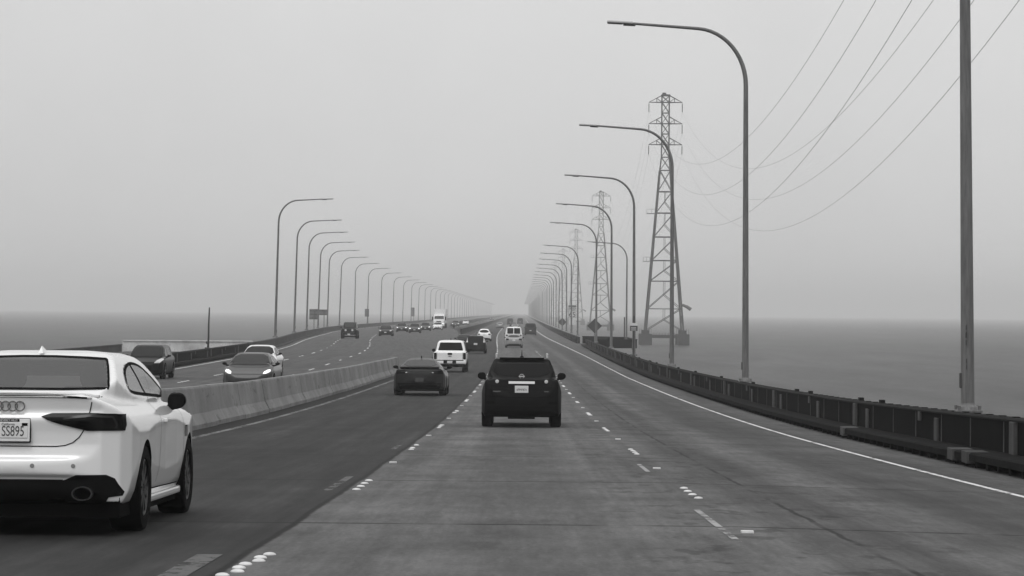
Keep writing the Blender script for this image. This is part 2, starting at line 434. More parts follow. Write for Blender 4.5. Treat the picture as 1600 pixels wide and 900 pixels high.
def make_body(S):
    """low + greenhouse solids, each the intersection of its side, plan and end outline, fused and smoothed"""
    L, W, H = S['L'], S['W'], S['H']
    def solid(k):
        side = S[k+'_side']; plan = mirror(S[k+'_plan']); front = mirror(S[k+'_front'])
        return boolean(prism(side, 'x', -3, 3), [('INTERSECT', prism(plan, 'z', -2, 6)), ('INTERSECT', prism(front, 'y', -4, L+4))])
    pieces = [solid('low')]
    if 'gh_side' in S: pieces.append(solid('gh'))
    for f in S.get('extra', []): pieces.append(f())
    def finish(ps):
        me = remesh(join_meshes(ps), S.get('voxel', .03), S.get('smooth', 4))
        cyl = []
        for (yy, rr) in S['arches']:
            for sg in (-1, 1):
                bm = bmesh.new()
                bmesh.ops.create_cone(bm, cap_ends=True, segments=40, radius1=rr, radius2=rr, depth=.42, matrix=Matrix.Translation((sg*(W/2-.21+.10), yy, S['tyre'])) @ Matrix.Rotation(R(90), 4, 'Y'))
                c = bpy.data.meshes.new('arch'); bm.to_mesh(c); bm.free(); cyl.append(('DIFFERENCE', c))
        return boolean(me, cyl) if cyl else me
    shell_src = remesh(join_meshes(pieces), S.get('voxel', .03), S.get('smooth', 4))
    body = Body(shell_src, L)
    ps = pieces
    if 'cuts' in S:
        ps = [boolean(p, [('DIFFERENCE', prism(*c)) for c in S['cuts']]) for p in pieces]
    me = finish(ps)
    # dark wheel liners and underside are another material
    me.materials.clear()
    for m in (M[S['paint']], M['liner'], M['interior']): me.materials.append(m)
    idx = []
    cab = S.get('cabin')
    for p in me.polygons:
        c, n = p.center, p.normal; k = 0
        for (yy, rr) in S['arches']:
            if math.hypot(c.y-yy, c.z-S['tyre']) < rr+.004 and abs(c.x) < W/2-.015 and (abs(n.x) < .9 or abs(c.x) < W/2-.12): k = 1
        if n.z < -.75 and c.z < S.get('under', .36): k = 1
        if 'sill_dark' in S and c.y < .45 and c.z < S['sill_dark'] and abs(c.x) < .745: k = 1
        if cab and cab(c, n): k = 2
        idx.append(k)
    me.polygons.foreach_set('material_index', idx)
    shade(me, S.get('sharp', 40))
    return me, body

def start_vehicle(name, S):
    me, body = make_body(S)
    root = empty(name)
    b = link('body', me, root)
    return root, body

def add_patches(root, body, name, material, items, off=.006, rings=6, step=.05):
    """each item (side, polygon) becomes a part of its own"""
    out = []
    for side, poly in items:
        mb = MB(); body.patch(mb, side, poly, off, rings, step)
        out.append(mb.build(name, material, root, smooth=True))
    return out
def flip(poly): return [(-x, z) for x, z in poly]
def rect(x0, x1, z0, z1, b=0.0):
    if b <= 0: return [(x0,z0),(x1,z0),(x1,z1),(x0,z1)]
    return [(x0+b,z0),(x1-b,z0),(x1,z0+b),(x1,z1-b),(x1-b,z1),(x0+b,z1),(x0,z1-b),(x0,z0+b)]

def plate(root, y, z, w=.31, h=.16, tilt=0, facing=-1, bevel_parent=None):
    mb = MB(); mb.bbox(-w/2, w/2, -.008, .008, -h/2, h/2, .006)
    p = mb.build('license_plate', M['plate'], root); p.location = (0, y, z); p.rotation_euler = (tilt, 0, 0)
    return p

def mirror_part(root, x, y, z, w=.2, h=.16, d=.14, material='plastic', facemat='glass', rear=True):
    """door mirror on its stalk; x is the inner edge"""
    sg = 1 if x > 0 else -1
    bm = bmesh.new(); bmesh.ops.create_uvsphere(bm, u_segments=16, v_segments=10, radius=.5)
    for v in bm.verts:
        c = v.co; e = .84
        px, py, pz = [math.copysign(abs(2*t)**e/2, t) for t in c]
        if py < -.1: py = -.1 - (abs(py)-.1)*.25
        v.co = (x + sg*(.09+w/2) + px*w*1.02 , y + py*d*1.6, z + pz*h*(1.04-.5*(px*sg+.5)*.55) + .015*px*sg)
    mb = MB(); bm.verts.index_update(); mb.add([v.co.copy() for v in bm.verts], [[v.index for v in f.verts] for f in bm.faces]); bm.free()
    mb.tube([(x-sg*.06, y+.02, z-h*.55), (x+sg*.05, y, z-h*.5), (x+sg*.15, y, z-h*.28)], [.035,.03,.03], 8)
    o = mb.build('door_mirror', M[material], root, smooth=True)
    g = MB()
    yy = y - (.1+.4*.25)*d*1.6 - .004
    g.patch_poly = None
    x0, x1 = x+sg*(.09+w*.10), x+sg*(.09+w*.90)
    pts = smooth_poly([(x0, z-h*.36), (x1, z-h*.34), (x1, z+h*.34), (x0, z+h*.36)], 2)
    g.add([(p[0], yy, p[1]) for p in pts] + [(p[0], yy+.01, p[1]) for p in pts],
          [tuple(range(len(pts)))] + [(i, (i+1)%len(pts), len(pts)+(i+1)%len(pts), len(pts)+i) for i in range(len(pts))])
    g.build('mirror_glass', M[facemat], o)
    return o

# ---------------- generic bodies -------------------------------------------------
def sedan_spec(L=4.8, W=1.84, H=1.45, paint='dark', voxel=.045, hood=.95, deck=1.02, rear_glass=(.75, 1.75), front_glass=(2.75, 3.75), clear=.2, tyre=.33, axles=None, nose=.72, roofw=.58, shoulder=.86, beltw=.80):
    w = W/2; a, b = rear_glass; c, d = front_glass
    return dict(L=L, W=W, H=H, paint=paint, voxel=voxel, smooth=3, tyre=tyre, arches=[(y, tyre+.05) for y in (axles or (L*.215, L*.80))],
        low_side=[(.25,clear),(.05,.35),(0,.55),(.02,.8),(.06,deck-.04),(.12,deck),(a,deck+.01),(d,hood),(L-.45,hood-.16),(L-.12,nose),(L,.52),(L-.03,.32),(L-.25,clear)],
        low_plan=[(0,0),(w*.62,.02),(w*.88,.10),(w*.97,.32),(w,1.0),(w,L-1.1),(w*.95,L-.5),(w*.8,L-.16),(w*.45,L-.02),(0,L)],
        low_front=[(0,clear),(w*.90,clear),(w*.97,.36),(w,.6),(w*.985,shoulder-.06),(w*.93,shoulder+.04),(w*beltw,deck),(0,deck+.04)],
        gh_side=[(a-.06,.8),(a-.03,deck-.02),(a+.1,deck+.06),(b-.12,H-.07),(b+.25,H-.005),((b+c)/2,H),(c-.15,H-.03),(c+.12,H-.11),(d-.1,hood+.07),(d+.1,hood-.02),(d+.1,.8)],
        gh_plan=[(0,a-.06),(w*.66,a-.04),(w*.80,a+.4),(w*.84,b),(w*.84,c),(w*.78,d-.1),(w*.5,d+.1),(0,d+.12)],
        gh_front=[(0,.7),(w*.87,.8),(w*.85,deck),(w*(roofw+.10),H-.12),(w*roofw,H-.03),(w*.3,H),(0,H+.005)])

def hatch_spec(L=4.4, W=1.8, H=1.62, paint='black', voxel=.045, hood=1.0, belt=1.05, rear_top=.35, front_glass=(2.5,3.45), clear=.22, tyre=.34, nose=.8, roofw=.62, axles=None, rear_lean=.16):
    w = W/2; c, d = front_glass
    return dict(L=L, W=W, H=H, paint=paint, voxel=voxel, smooth=3, tyre=tyre, arches=[(y, tyre+.055) for y in (axles or (L*.19, L*.80))],
        low_side=[(.25,clear),(.03,.36),(0,.6),(.05,.85),(.10,belt),(d,hood),(L-.4,hood-.14),(L-.1,nose),(L,.55),(L-.03,.34),(L-.25,clear)],
        low_plan=[(0,0),(w*.66,.02),(w*.90,.09),(w*.98,.3),(w,.9),(w,L-1.0),(w*.95,L-.45),(w*.8,L-.14),(w*.45,L-.02),(0,L)],
        low_front=[(0,clear),(w*.90,clear),(w*.98,.36),(w,.62),(w*.99,.85),(w*.94,belt-.06),(w*.86,belt+.02),(0,belt+.05)],
        gh_side=[(.06,.85),(.10,belt),(rear_top-.03,H-.12),(rear_top,H-.04),(rear_top+.3,H-.005),((rear_top+c)/2,H),(c-.1,H-.03),(c+.1,H-.1),(d-.1,hood+.08),(d+.1,hood-.02),(d+.1,.8)],
        gh_plan=[(0,.06),(w*.70,.08),(w*.84,.3),(w*.87,.9),(w*.87,c),(w*.8,d-.1),(w*.5,d+.1),(0,d+.12)],
        gh_front=[(0,.7),(w*.9,.85),(w*.87,belt),(w*(roofw+.12),H-.14),(w*(roofw+.02),H-.03),(w*.35,H),(0,H+.005)])

def std_wheels(root, S, rimmat='rim', w=.22, seg=20, spokes=5, inset=.02):
    for (yy, rr) in S['arches']:
        for sg in (1, -1): wheel_parts(root, sg*(S['W']/2-inset), yy, S['tyre'], w, M[rimmat], spokes, seg)

def side_glass(root, body, polys, off=.006, material='glass'):
    for side in ('right', 'left'): add_patches(root, body, 'side_window', M[material], [(side, p) for p in polys], off, 5)
EXPOSURE = -0.07
# ------------------------------------------------------------------ road alignment (metres; y runs away from the lens)
zr_rel = pchip([(-60,.14),(0,-1.25),(31,-1.99),(50,-2.38),(60,-2.56),(73,-2.75),(95,-3.0),(132,-3.31),(153,-3.45),(222,-3.63),(300,-3.70),(450,-3.80),(1000,-3.95),(8000,-3.95)])
zl_rel = pchip([(-60,.25),(0,-1.15),(50,-2.3),(95,-2.97),(122,-3.12),(150,-3.17),(224,-3.205),(285,-3.21),(340,-3.25),(430,-3.35),(1000,-3.85),(8000,-3.95)])
e_left = pchip([(-60,17.6),(0,17.6),(95,17.9),(141,18.3),(176,18.8),(200,19.2),(236,20.5),(290,23.4),(333,25.5),(378,27.5),(428,29.8),(477,31.2),(538,32.3),(724,33.5),(1200,34),(8000,34)])
shift = pchip([(-60,0),(150,0),(215,.15),(262,.5),(345,1.3),(430,2.0),(550,2.5),(1000,3.2),(8000,3.4)])
def zr(d, u=0.0): return CAMZ + zr_rel(d) - .022*max(0.0, u-1.8)
def zl(d): return CAMZ + zl_rel(d)
def xr(d, u):
    """lateral position of lane coordinate u of our roadway"""
    k = 1.0 if u <= 5.8 else max(0.0, (7.4-u)/1.6)
    return u - shift(d)*k
inner_edge = pchip([(-60,-7.0),(205,-7.0),(300,-8.2),(460,-10.55),(577,-14.4),(724,-18.5),(1000,-20),(8000,-20)])
our_left = pchip([(-60,-6.75),(205,-6.75),(300,-8.0),(460,-10.3),(8000,-10.3)])
def stations(a, b):
    out = []; d = a
    while d < b: out.append(d); d += 2.0 if d < 120 else (4.0 if d < 350 else (10 if d < 1000 else 60))
    out.append(b); return out
FAR = 6500.0

def sheet(name, mats, us, xf, zf, st, lift=0.0, uvf=None, thick=0):
    mb = MB(); n = len(us); uv = []
    vs = []
    for d in st:
        for u in us: vs.append((xf(d,u), d, zf(d,u)+lift)); uv.append((uvf(d,u) if uvf else (u,d)))
    fs = [(i*n+k, i*n+k+1, (i+1)*n+k+1, (i+1)*n+k) for i in range(len(st)-1) for k in range(n-1)]
    mb.add(vs, fs)
    o = mb.build(name, mats, None, smooth=True, recalc=False)
    me = o.data; l = me.uv_layers.new(name='UVMap')
    for lp in me.loops: l.data[lp.index].uv = uv[lp.vertex_index]
    return o

ST = stations(-40, FAR)
# our roadway
road = sheet('road', M['road'], [-9,-6.15,-5.5,-4,-1.98,0,1.8,3.7,5.5,5.8,6.3,7.0,7.4], lambda d,u: xr(d,u) if u > -8 else our_left(d), zr, ST)
tag(road, kind='structure')
def xleft(d, k):            # k runs 0 (outer edge) .. 1 (median edge)
    outer = -(e_left(d)+1.0); return outer + (inner_edge(d)-outer)*k
def zleft(d, k):            # past the end of the median barrier the two pavements run together until the bridges part
    t = max(0.0, (k-.55)/.45)*min(1, max(0, (d-150)/50))*min(1, max(0, (560-d)/100))
    return zl(d) + (zr(d)-.006-zl(d))*t
road2 = sheet('oncoming_road', M['road_left'], [0,.1,.25,.4,.55,.7,.85,1], xleft, zleft, ST, uvf=lambda d,k: (xleft(d,k)+e_left(d), d))
tag(road2, kind='structure')
# the decks that carry them
def deck(name, xa, xb, zf, st, depth=.9):
    mb = MB(); vs = []
    for d in st:
        z = zf(d); vs += [(xa(d),d,z-.16),(xb(d),d,z-.16),(xb(d)-.9,d,z-depth),(xa(d)+.9,d,z-depth)]
    fs = []
    for i in range(len(st)-1):
        for k in range(4): fs.append((i*4+k,(i+1)*4+k,(i+1)*4+(k+1)%4,i*4+(k+1)%4))
    fs += [(0,1,2,3), tuple(len(vs)-4+k for k in range(4))]
    mb.add(vs, fs); return tag(mb.build(name, M['deck'], None), kind='structure')
deck('bridge_deck', lambda d: our_left(d)-.1, lambda d: 7.85, lambda d: zr(d,7.4), stations(-40, FAR))
deck('oncoming_bridge_deck', lambda d: xleft(d,0)-.4, lambda d: xleft(d,1)-.15, lambda d: min(zl(d),zleft(d,1)), stations(-40, FAR))

# paint
def paint_line(name, material, u0, u1, a, b, xf, zf, lift=.004, breaks=None):
    mb = MB()
    segs = breaks or [(a, b)]
    for (s, e) in segs:
        st = [s] + [d for d in ST if s < d < e] + [e]
        vs = []
        for d in st:
            w = 1.0
            vs += [(xf(d,u0),d,zf(d,u0)+lift),(xf(d,u1),d,zf(d,u1)+lift)]
        mb.add(vs, [(2*i,2*i+1,2*i+3,2*i+2) for i in range(len(st)-1)])
    return tag(mb.build(name, material, None, recalc=False), kind='structure')
paint_line('edge_line_markings', M['line'], 5.765, 5.855, 10, 1600, xr, zr)
paint_line('median_line_markings', M['yellow'], -6.12, -5.98, 10, 900, xr, zr)
paint_line('old_paint_markings', M['ghost'], -2.24, -2.06, 0, 0, xr, zr, breaks=[(14.0,18.7)])
paint_line('worn_dash_markings', M['ghost'], -2.13, -2.04, 0, 0, xr, zr, breaks=[(29.0,33.0),(44,46.5)])
paint_line('thin_paint_markings', M['thin'], 1.655, 1.715, 0, 0, xr, zr, .005, breaks=[(20.6,25.6),(35.4,38.2)])
paint_line('lane_line_markings', M['line'], -1.86, -1.76, 0, 0, xr, zr, .005, breaks=[(205+14.63*k, 212+14.63*k) if k < 5 else (205+14.63*k, 218+14.63*k) for k in range(40)])
xl = lambda d,u: -e_left(d)+u
zl2 = lambda d,u: zl(d)
paint_line('oncoming_edge_markings', M['line'], -.07, .07, 60, 1200, xl, zl2)
patch_ = MB(); patch_.add([(-9.9,214,zleft(214,.8)+.05),(-8.0,220,zleft(220,.95)+.05),(-8.7,268,zleft(268,.95)+.05),(-10.1,262,zleft(262,.9)+.05)], [(0,1,2,3)])
# ceramic lane dots: groups of four with a reflector between
mb = MB()
def dot(x, y, z, r=.046):
    mb.lathe([(r, 0), (r*.96, .007), (r*.7, .015), (r*.35, .0185), (.002, .02)], 'z', 10, (x,y,z))
rng = random.Random(3)
for u, ph in ((-1.79, 30.6), (1.86, 29.3)):
    for k in range(-2, 16):
        c = ph + 14.63*k
        if u < 0 and k == -1:
            for j in range(9): dot(xr(c,u)-.05+.01*j+rng.uniform(-.03,.03), 16.1+.33*j, zr(16.1+.33*j,u))
            continue
        for j in range(4):
            if rng.random() < (.06 if k < 3 else .15): continue
            d = c - 1.2 + j*.8
            if d < 8: continue
            r = .047 if d < 60 else .06
            dot(xr(d,u)+rng.uniform(-.012,.012), d, zr(d,u), r)
        d = c + 7.3
        if d > 8: mb.box(xr(d,u)-.05, xr(d,u)+.05, d-.05, d+.05, zr(d,u)+.001, zr(d,u)+.018)
for u in (3.6, 7.1):
    for k in range(4, 26):
        c = 11 + 14.63*k
        for j in range(4):
            d = c + j*1.1
            if rng.random() < .2: continue
            dot(xl(d,u), d, zl(d), .075)
tag(mb.build('lane_dot_markings', M['dot'], None, smooth=True), kind='structure')

# ------------------------------------------------------------------ concrete median barrier
mb = MB(); prof = [(-6.68,0),(-6.68,.10),(-6.80,.32),(-6.89,.84),(-6.91,.88),(-7.06,.88),(-7.08,.84),(-7.16,.32),(-7.28,.10),(-7.28,-.1)]
d = -20.0; k = 0; rng = random.Random(5)
while d < 150:
    ln = 6.1; a, b = d+.012, min(d+ln-.012, 153)
    st = [a, (a+b)/2, b]; vs = []; dx = rng.uniform(-.012,.012); dz = rng.uniform(-.008,.008)
    for s in st: vs += [(u+dx, s, zr(s)+h+dz) for u, h in prof]
    n = len(prof); fs = [(i*n+j, i*n+j+1, (i+1)*n+j+1, (i+1)*n+j) for i in range(2) for j in range(n-1)]
    fs += [tuple(range(n)), tuple(2*n+j for j in range(n))[::-1]]
    mb.add(vs, fs); d += ln; k += 1
med = tag(mb.build('median_barrier', M['conc']), 'long stained concrete barrier between the two directions of traffic', 'barrier')

# ------------------------------------------------------------------ dark parapets with a kerb ledge
def parapet(name, label, a, b, xin, zf, sgn, mats, top=.77, ledge=True, postgap=9.5, phase=0.0, cat='railing', post=True, feet=False):
    """sgn +1: the wall rises on the +x side of the kerb; xin(d): roadside face of the kerb"""
    root = empty(name, (0,0,0)); tag(root, label, cat)
    st = [a] + [d for d in stations(-40, FAR) if a < d < b] + [b]
    def run(pn, pr, m):
        q = MB(); vs = []
        for d in st: vs += [(xin(d)+sgn*u, d, zf(d)+h) for u, h in pr]
        n = len(pr); fs = [(i*n+j, i*n+(j+1)%n, (i+1)*n+(j+1)%n, (i+1)*n+j) for i in range(len(st)-1) for j in range(n)]
        fs += [tuple(range(n)), tuple(len(vs)-n+j for j in range(n))[::-1]]
        q.add(vs, fs); return q.build(pn, m, root)
    run('wall_panel', [(.50,.10),(.50,top-.05),(.68,top-.05),(.68,-.15),(.55,-.15)], M[mats[0]])
    run('cap_rail', [(.46,top-.05+.002),(.46,top-.02),(.50,top+.01),(.70,top+.01),(.72,top-.02),(.72,top-.05+.002)], M[mats[1]])
    if ledge:
        run('kerb_ledge', [(0,.10),(0,.20),(.03,.225),(.497,.235),(.497,.10)], M[mats[2]])
        if feet:
            fm = MB(); fm.box(min(sgn*.06,sgn*.40), max(sgn*.06,sgn*.40), -.09, .09, -.012, .103)
            me = fm.mesh('ledge_foot'); me.materials.append(M[mats[2]]); rest = MB(); d = a+.6; k = 0
            while d < min(b, a+260):
                if d > 32 and k < 90:
                    o = link('ledge_foot', me, root); o.location = (xin(d), d, zf(d)); k += 1
                else:
                    rest.box(xin(d)+min(sgn*.06,sgn*.40), xin(d)+max(sgn*.06,sgn*.40), d-.09, d+.09, zf(d)-.012, zf(d)+.103)
                d += .95
            tag(rest.build('ledge_feet', M[mats[2]], root), kind='stuff')
        else:
            run('plinth', [(.10,-.02),(.10,.098),(.49,.098),(.49,-.02)], M[mats[2]])
    else:
        run('kerb', [(.2,-.02),(.2,.12),(.497,.13),(.497,-.02)], M[mats[2]])
    if feet:
        rv = MB(); d = a+1; rr = random.Random(9)
        while d < 200:
            rv.box(xin(d)+sgn*.58-.05, xin(d)+sgn*.58+.05, d-.07, d+.07, zf(d)+top+.008, zf(d)+top+.026)
            if rr.random() < .07: rv.box(xin(d)+sgn*.62-.05, xin(d)+sgn*.62+.05, d+.3, d+.55, zf(d)+top+.008, zf(d)+top+.07)
            d += 1.15
        tag(rv.build('cap_fittings', M[mats[1]], root), kind='stuff')
        jn = MB(); d = a+1.7; k = 0
        while d < 120:
            jn.box(xin(d)+sgn*.490, xin(d)+sgn*.4985, d-.03, d+.03, zf(d)+.24, zf(d)+top-.06); d += 3.05
        tag(jn.build('panel_joints', M['post'], root), kind='stuff')
    if post:
        n = 0; d = a + phase
        while d < min(b-2, a+430) and n < 90:
            x0 = xin(d)+sgn*.45; x1 = xin(d)+sgn*.497
            q = MB(); q.bbox(min(x0,x1), max(x0,x1), d-.16, d+.16, zf(d)+.20, zf(d)+top*.83, .012)
            q.build('pilaster', M['post'], root); n += 1
            dd = d + 2.0
            if n % 2:
                x0 = xin(dd)+sgn*.43
                q = MB(); q.bbox(min(x0,x1), max(x0,x1), dd-.19, dd+.19, zf(dd)+.235, zf(dd)+top-.048, .012); q.build('pilaster', M['post'], root)
            else:
                q = MB(); q.bbox(min(x0,x1)+.0, max(x0,x1), dd-.12, dd+.12, zf(dd)+top-.22, zf(dd)+top-.052, .01); q.build('pilaster_cap', M['post'], root)
            d += postgap
    return root
rz = lambda d: zr(d,6.8)
p1 = parapet('bridge_railing', 'near dark bridge railing with pale pilasters, right of the empty lane', 12, 309, lambda d: 6.90, rz, 1, ('rail_dark','rail_cap','curb_dark'), phase=7.2, feet=True)
# pale kerb blocks where spans meet
for dd in (36.0, 41.6, 43.0, 57.5):
    q = MB(); q.bbox(6.86, 7.2, dd-.25, dd+.25, rz(dd)+.06, rz(dd)+.245, .012); q.build('kerb_block', M['post'], p1)
p2 = parapet('bridge_railing', 'far dark bridge railing fading into fog beyond the turnout', 340, FAR, lambda d: 6.75 - .45*min(1,max(0,(d-340)/260)), rz, 1, ('rail_dark','rail_cap','curb_dark'), ledge=False, postgap=18)
# emergency turnout beside our roadway
tag(sheet('turnout_road', M['road_left'], [0,.5,1], lambda d,k: 7.0+k*(5.9 if d<332 else max(0.05,(342-d)*.59)), lambda d,k: zr(d,7.0)-.006, [306,310,320,332,337,342]), kind='structure')
def wall_path(name, label, pts, h, t, m, cat='wall'):
    mb = MB()
    for i in range(len(pts)-1):
        p, q = Vector(pts[i]), Vector(pts[i+1]); dirv = (q-p); l = dirv.length; ang = math.atan2(dirv.y, dirv.x)
        Mx = Matrix.Translation(p) @ Matrix.Rotation(ang, 4, 'Z')
        e = .5*t if i < len(pts)-2 else 0
        mb.bbox(0, l-.004, -t/2, t/2, -.2, h, .02, 0, Mx); mb.bbox(0, l-.004, -t*.8, t*.8, h+.002, h+.09, .015, 0, Mx)
    return tag(mb.build(name, m), label, cat)
zt = CAMZ-3.75
wall_path('turnout_wall', 'dark low wall around the emergency turnout beyond the near railing', [(8.3,303,zt),(13.0,304.5,zt),(13.0,334,zt),(7.9,343,zt)], .72, .22, M['rail_dark'])
# left side
lz = lambda d: zl(d)
parapet('oncoming_railing', 'dark railing with pale pilasters along the outer edge of the oncoming lanes', 70, 200, lambda d: -(e_left(d)+.45), lz, -1, ('rail_dark','rail_cap','curb_dark'), top=.74, phase=3)
parapet('oncoming_parapet', 'grey concrete parapet carrying the lamp posts beyond the dark railing, oncoming side', 200.3, FAR, lambda d: -(e_left(d)+.5), lz, -1, ('conc_grey','conc_grey','conc_grey'), top=.76, ledge=False, post=False)
tag(sheet('oncoming_turnout_road', M['road_left'], [0,.5,1], lambda d,k: -(e_left(d)+1.0) - k*9.6, lambda d,k: zl(d)-.006, [140,160,180,206]), kind='structure')
zw = zl(204)
wall_path('turnout_end_wall', 'pale stained concrete wall closing off the oncoming side turnout, behind the dark railing', [(-20.6,206,zw),(-30.2,203.6,zw)], .76, .25, M['conc_pale'])
wall_path('turnout_side_wall', 'low concrete side wall of the oncoming turnout beside the bay', [(-30.3,203.2,zw),(-30.3,142,zw+.05)], .45, .22, M['conc_grey'])
parapet('median_railing', 'dark railing starting where the two bridges part, left of the white crossover', 462, FAR, lambda d: our_left(d)+.55, lambda d: zr(d), -1, ('rail_dark','rail_cap','curb_dark'), top=.85, ledge=False, post=False)
parapet('inner_parapet', 'grey inner parapet of the oncoming bridge across the gap', 560, FAR, lambda d: xleft(d,1)-.7, lz, 1, ('rail_dark','conc_grey','conc_grey'), top=.75, ledge=False, post=False)

# ------------------------------------------------------------------ lamp posts
def lamp_proto(name):
    root = empty(name)
    H = 12.3; reach = 4.75
    # mast rising from the pedestal, bent over a quarter curve into the arm (arm points to -x)
    path = []; rad = []
    zb = H - 2.15
    for k in range(9): path.append((0,0,.02+(zb-.02)*k/8)); rad.append(.118-.038*k/8)
    for k in range(1, 13):
        t = k/12*R(86); path.append((-1.75*(1-math.cos(t)), 0, zb+1.95*math.sin(t))); rad.append(.080-.022*k/12)
    x0, z0 = path[-1][0], path[-1][2]
    for k in range(1, 5): path.append((x0-(reach-.85+x0)*k/4, 0, z0+.17*k/4)); rad.append(.056-.012*k/4)
    mb = MB(); mb.tube(path, rad, 12); mb.build('pole', M['pole'], root, smooth=True)
    b = MB(); b.bbox(-.22,.22,-.22,.22,0,.045,.01)
    b.lathe([(.19,.046),(.17,.10),(.135,.13),(.125,.16)], 'z', 16)
    for sx in (-1,1):
        for sy in (-1,1): b.lathe([(.028,.046),(.028,.12),(.001,.125)], 'z', 6, (sx*.175,sy*.175,0))
    b.build('base_plate', M['pole'], root)
    hc = MB(); hc.bbox(-.14,-.095,-.05,.05,.42,.68,.01); hc.build('hand_hole_cover', M['lum_dark'], root)
    xl_, zz = path[-1][0], path[-1][2]
    lu = MB()
    Mx = Matrix.Translation((xl_, 0, zz)) @ Matrix.Rotation(R(3), 4, 'Y')
    lu.bbox(-.86, .02, -.15, .15, -.02, .055, .025, 0, Mx)
    lu.bbox(-.30, .12, -.09, .09, -.085, -.022, .02, 1, Mx); lu.bbox(-.84, -.32, -.13, .13, -.045, -.022, .008, 1, Mx)
    lu.build('luminaire', [M['lum'], M['lum_dark']], root)
    return root
proto = lamp_proto('lamp_post')
GR = 'lamp posts along the right railing'; GL = 'lamp posts along the oncoming bridge'
first = True
near_lab = ['thickest lamp post, cut off by the top of the picture, on the right railing',
  'tallest complete lamp post on the right railing, its arm over the lanes',
  'lamp post on the right railing whose shaft crosses in front of the big pylon',
  'lamp post just left of the big pylon, beside the small notice post',
  'lamp post on the right railing between the diamond sign and the small notice post',
  'lamp post on the right railing standing in front of the diamond sign']
def place(loc, rz, lean, label, group):
    global first
    o = proto if first else copy_tree(proto); first = False
    o.location = loc; o.rotation_euler = (0, lean, rz); o['label'] = label; o['category'] = 'street lamp'; o['group'] = group
    return o
rl = random.Random(11)
PR = [46.2, 92, 137, 183, 229, 275] + [366+45.75*k for k in range(56)]
for i, d in enumerate(PR):
    lab = near_lab[i] if i < 6 else 'small distant lamp post in the row fading into fog along the right railing'
    o = place((7.68, d, zr(d,7.4)+.78), rl.uniform(-.04,.04) if i > 1 else 0, R(-.8) if i == 0 else R(-.35)+(rl.uniform(-.006,.006) if i > 1 else 0), lab, GR)
p0 = [o for o in sc.objects if o.name == 'lamp_post'][0]
q = MB()
for z_, w_ in ((1.42,.014),(1.30,.012),(1.28,.02),(1.16,.018),(.84,.015),(.74,.012)):
    q.box(-.030-w_, -.030+w_*.2, -.1215, -.108, z_, z_+.085)
q.build('stencil_marks', M['post'], p0)
o = place((12.6, 322, CAMZ-3.75), 0, 0, 'lamp post set back in the turnout, right of the others beyond the railing', GR)
left_lab = ['tallest lamp post of the oncoming row, nearest the pale turnout wall', 'second tallest lamp post of the oncoming row, next after the tallest',
  'lamp post of the oncoming row just left of the twin sign backs', 'lamp post of the oncoming row behind the two-panel sign back', 'lamp post of the oncoming row at the right edge of the sign backs']
PL = [236, 290, 333, 378, 428, 477, 538, 592, 656] + [724+62*k for k in range(40)]
for i, d in enumerate(PL):
    lab = left_lab[i] if i < 5 else 'small distant lamp post in the row fading into fog along the oncoming bridge'
    place((-(e_left(d)+1.10 ), d, zl(d)+.82), R(180)+rl.uniform(-.05,.05), R(-1.5 if i < 6 else -1.0)+rl.uniform(-.006,.006), lab, GL)
M['pole_num'] = M['plate']

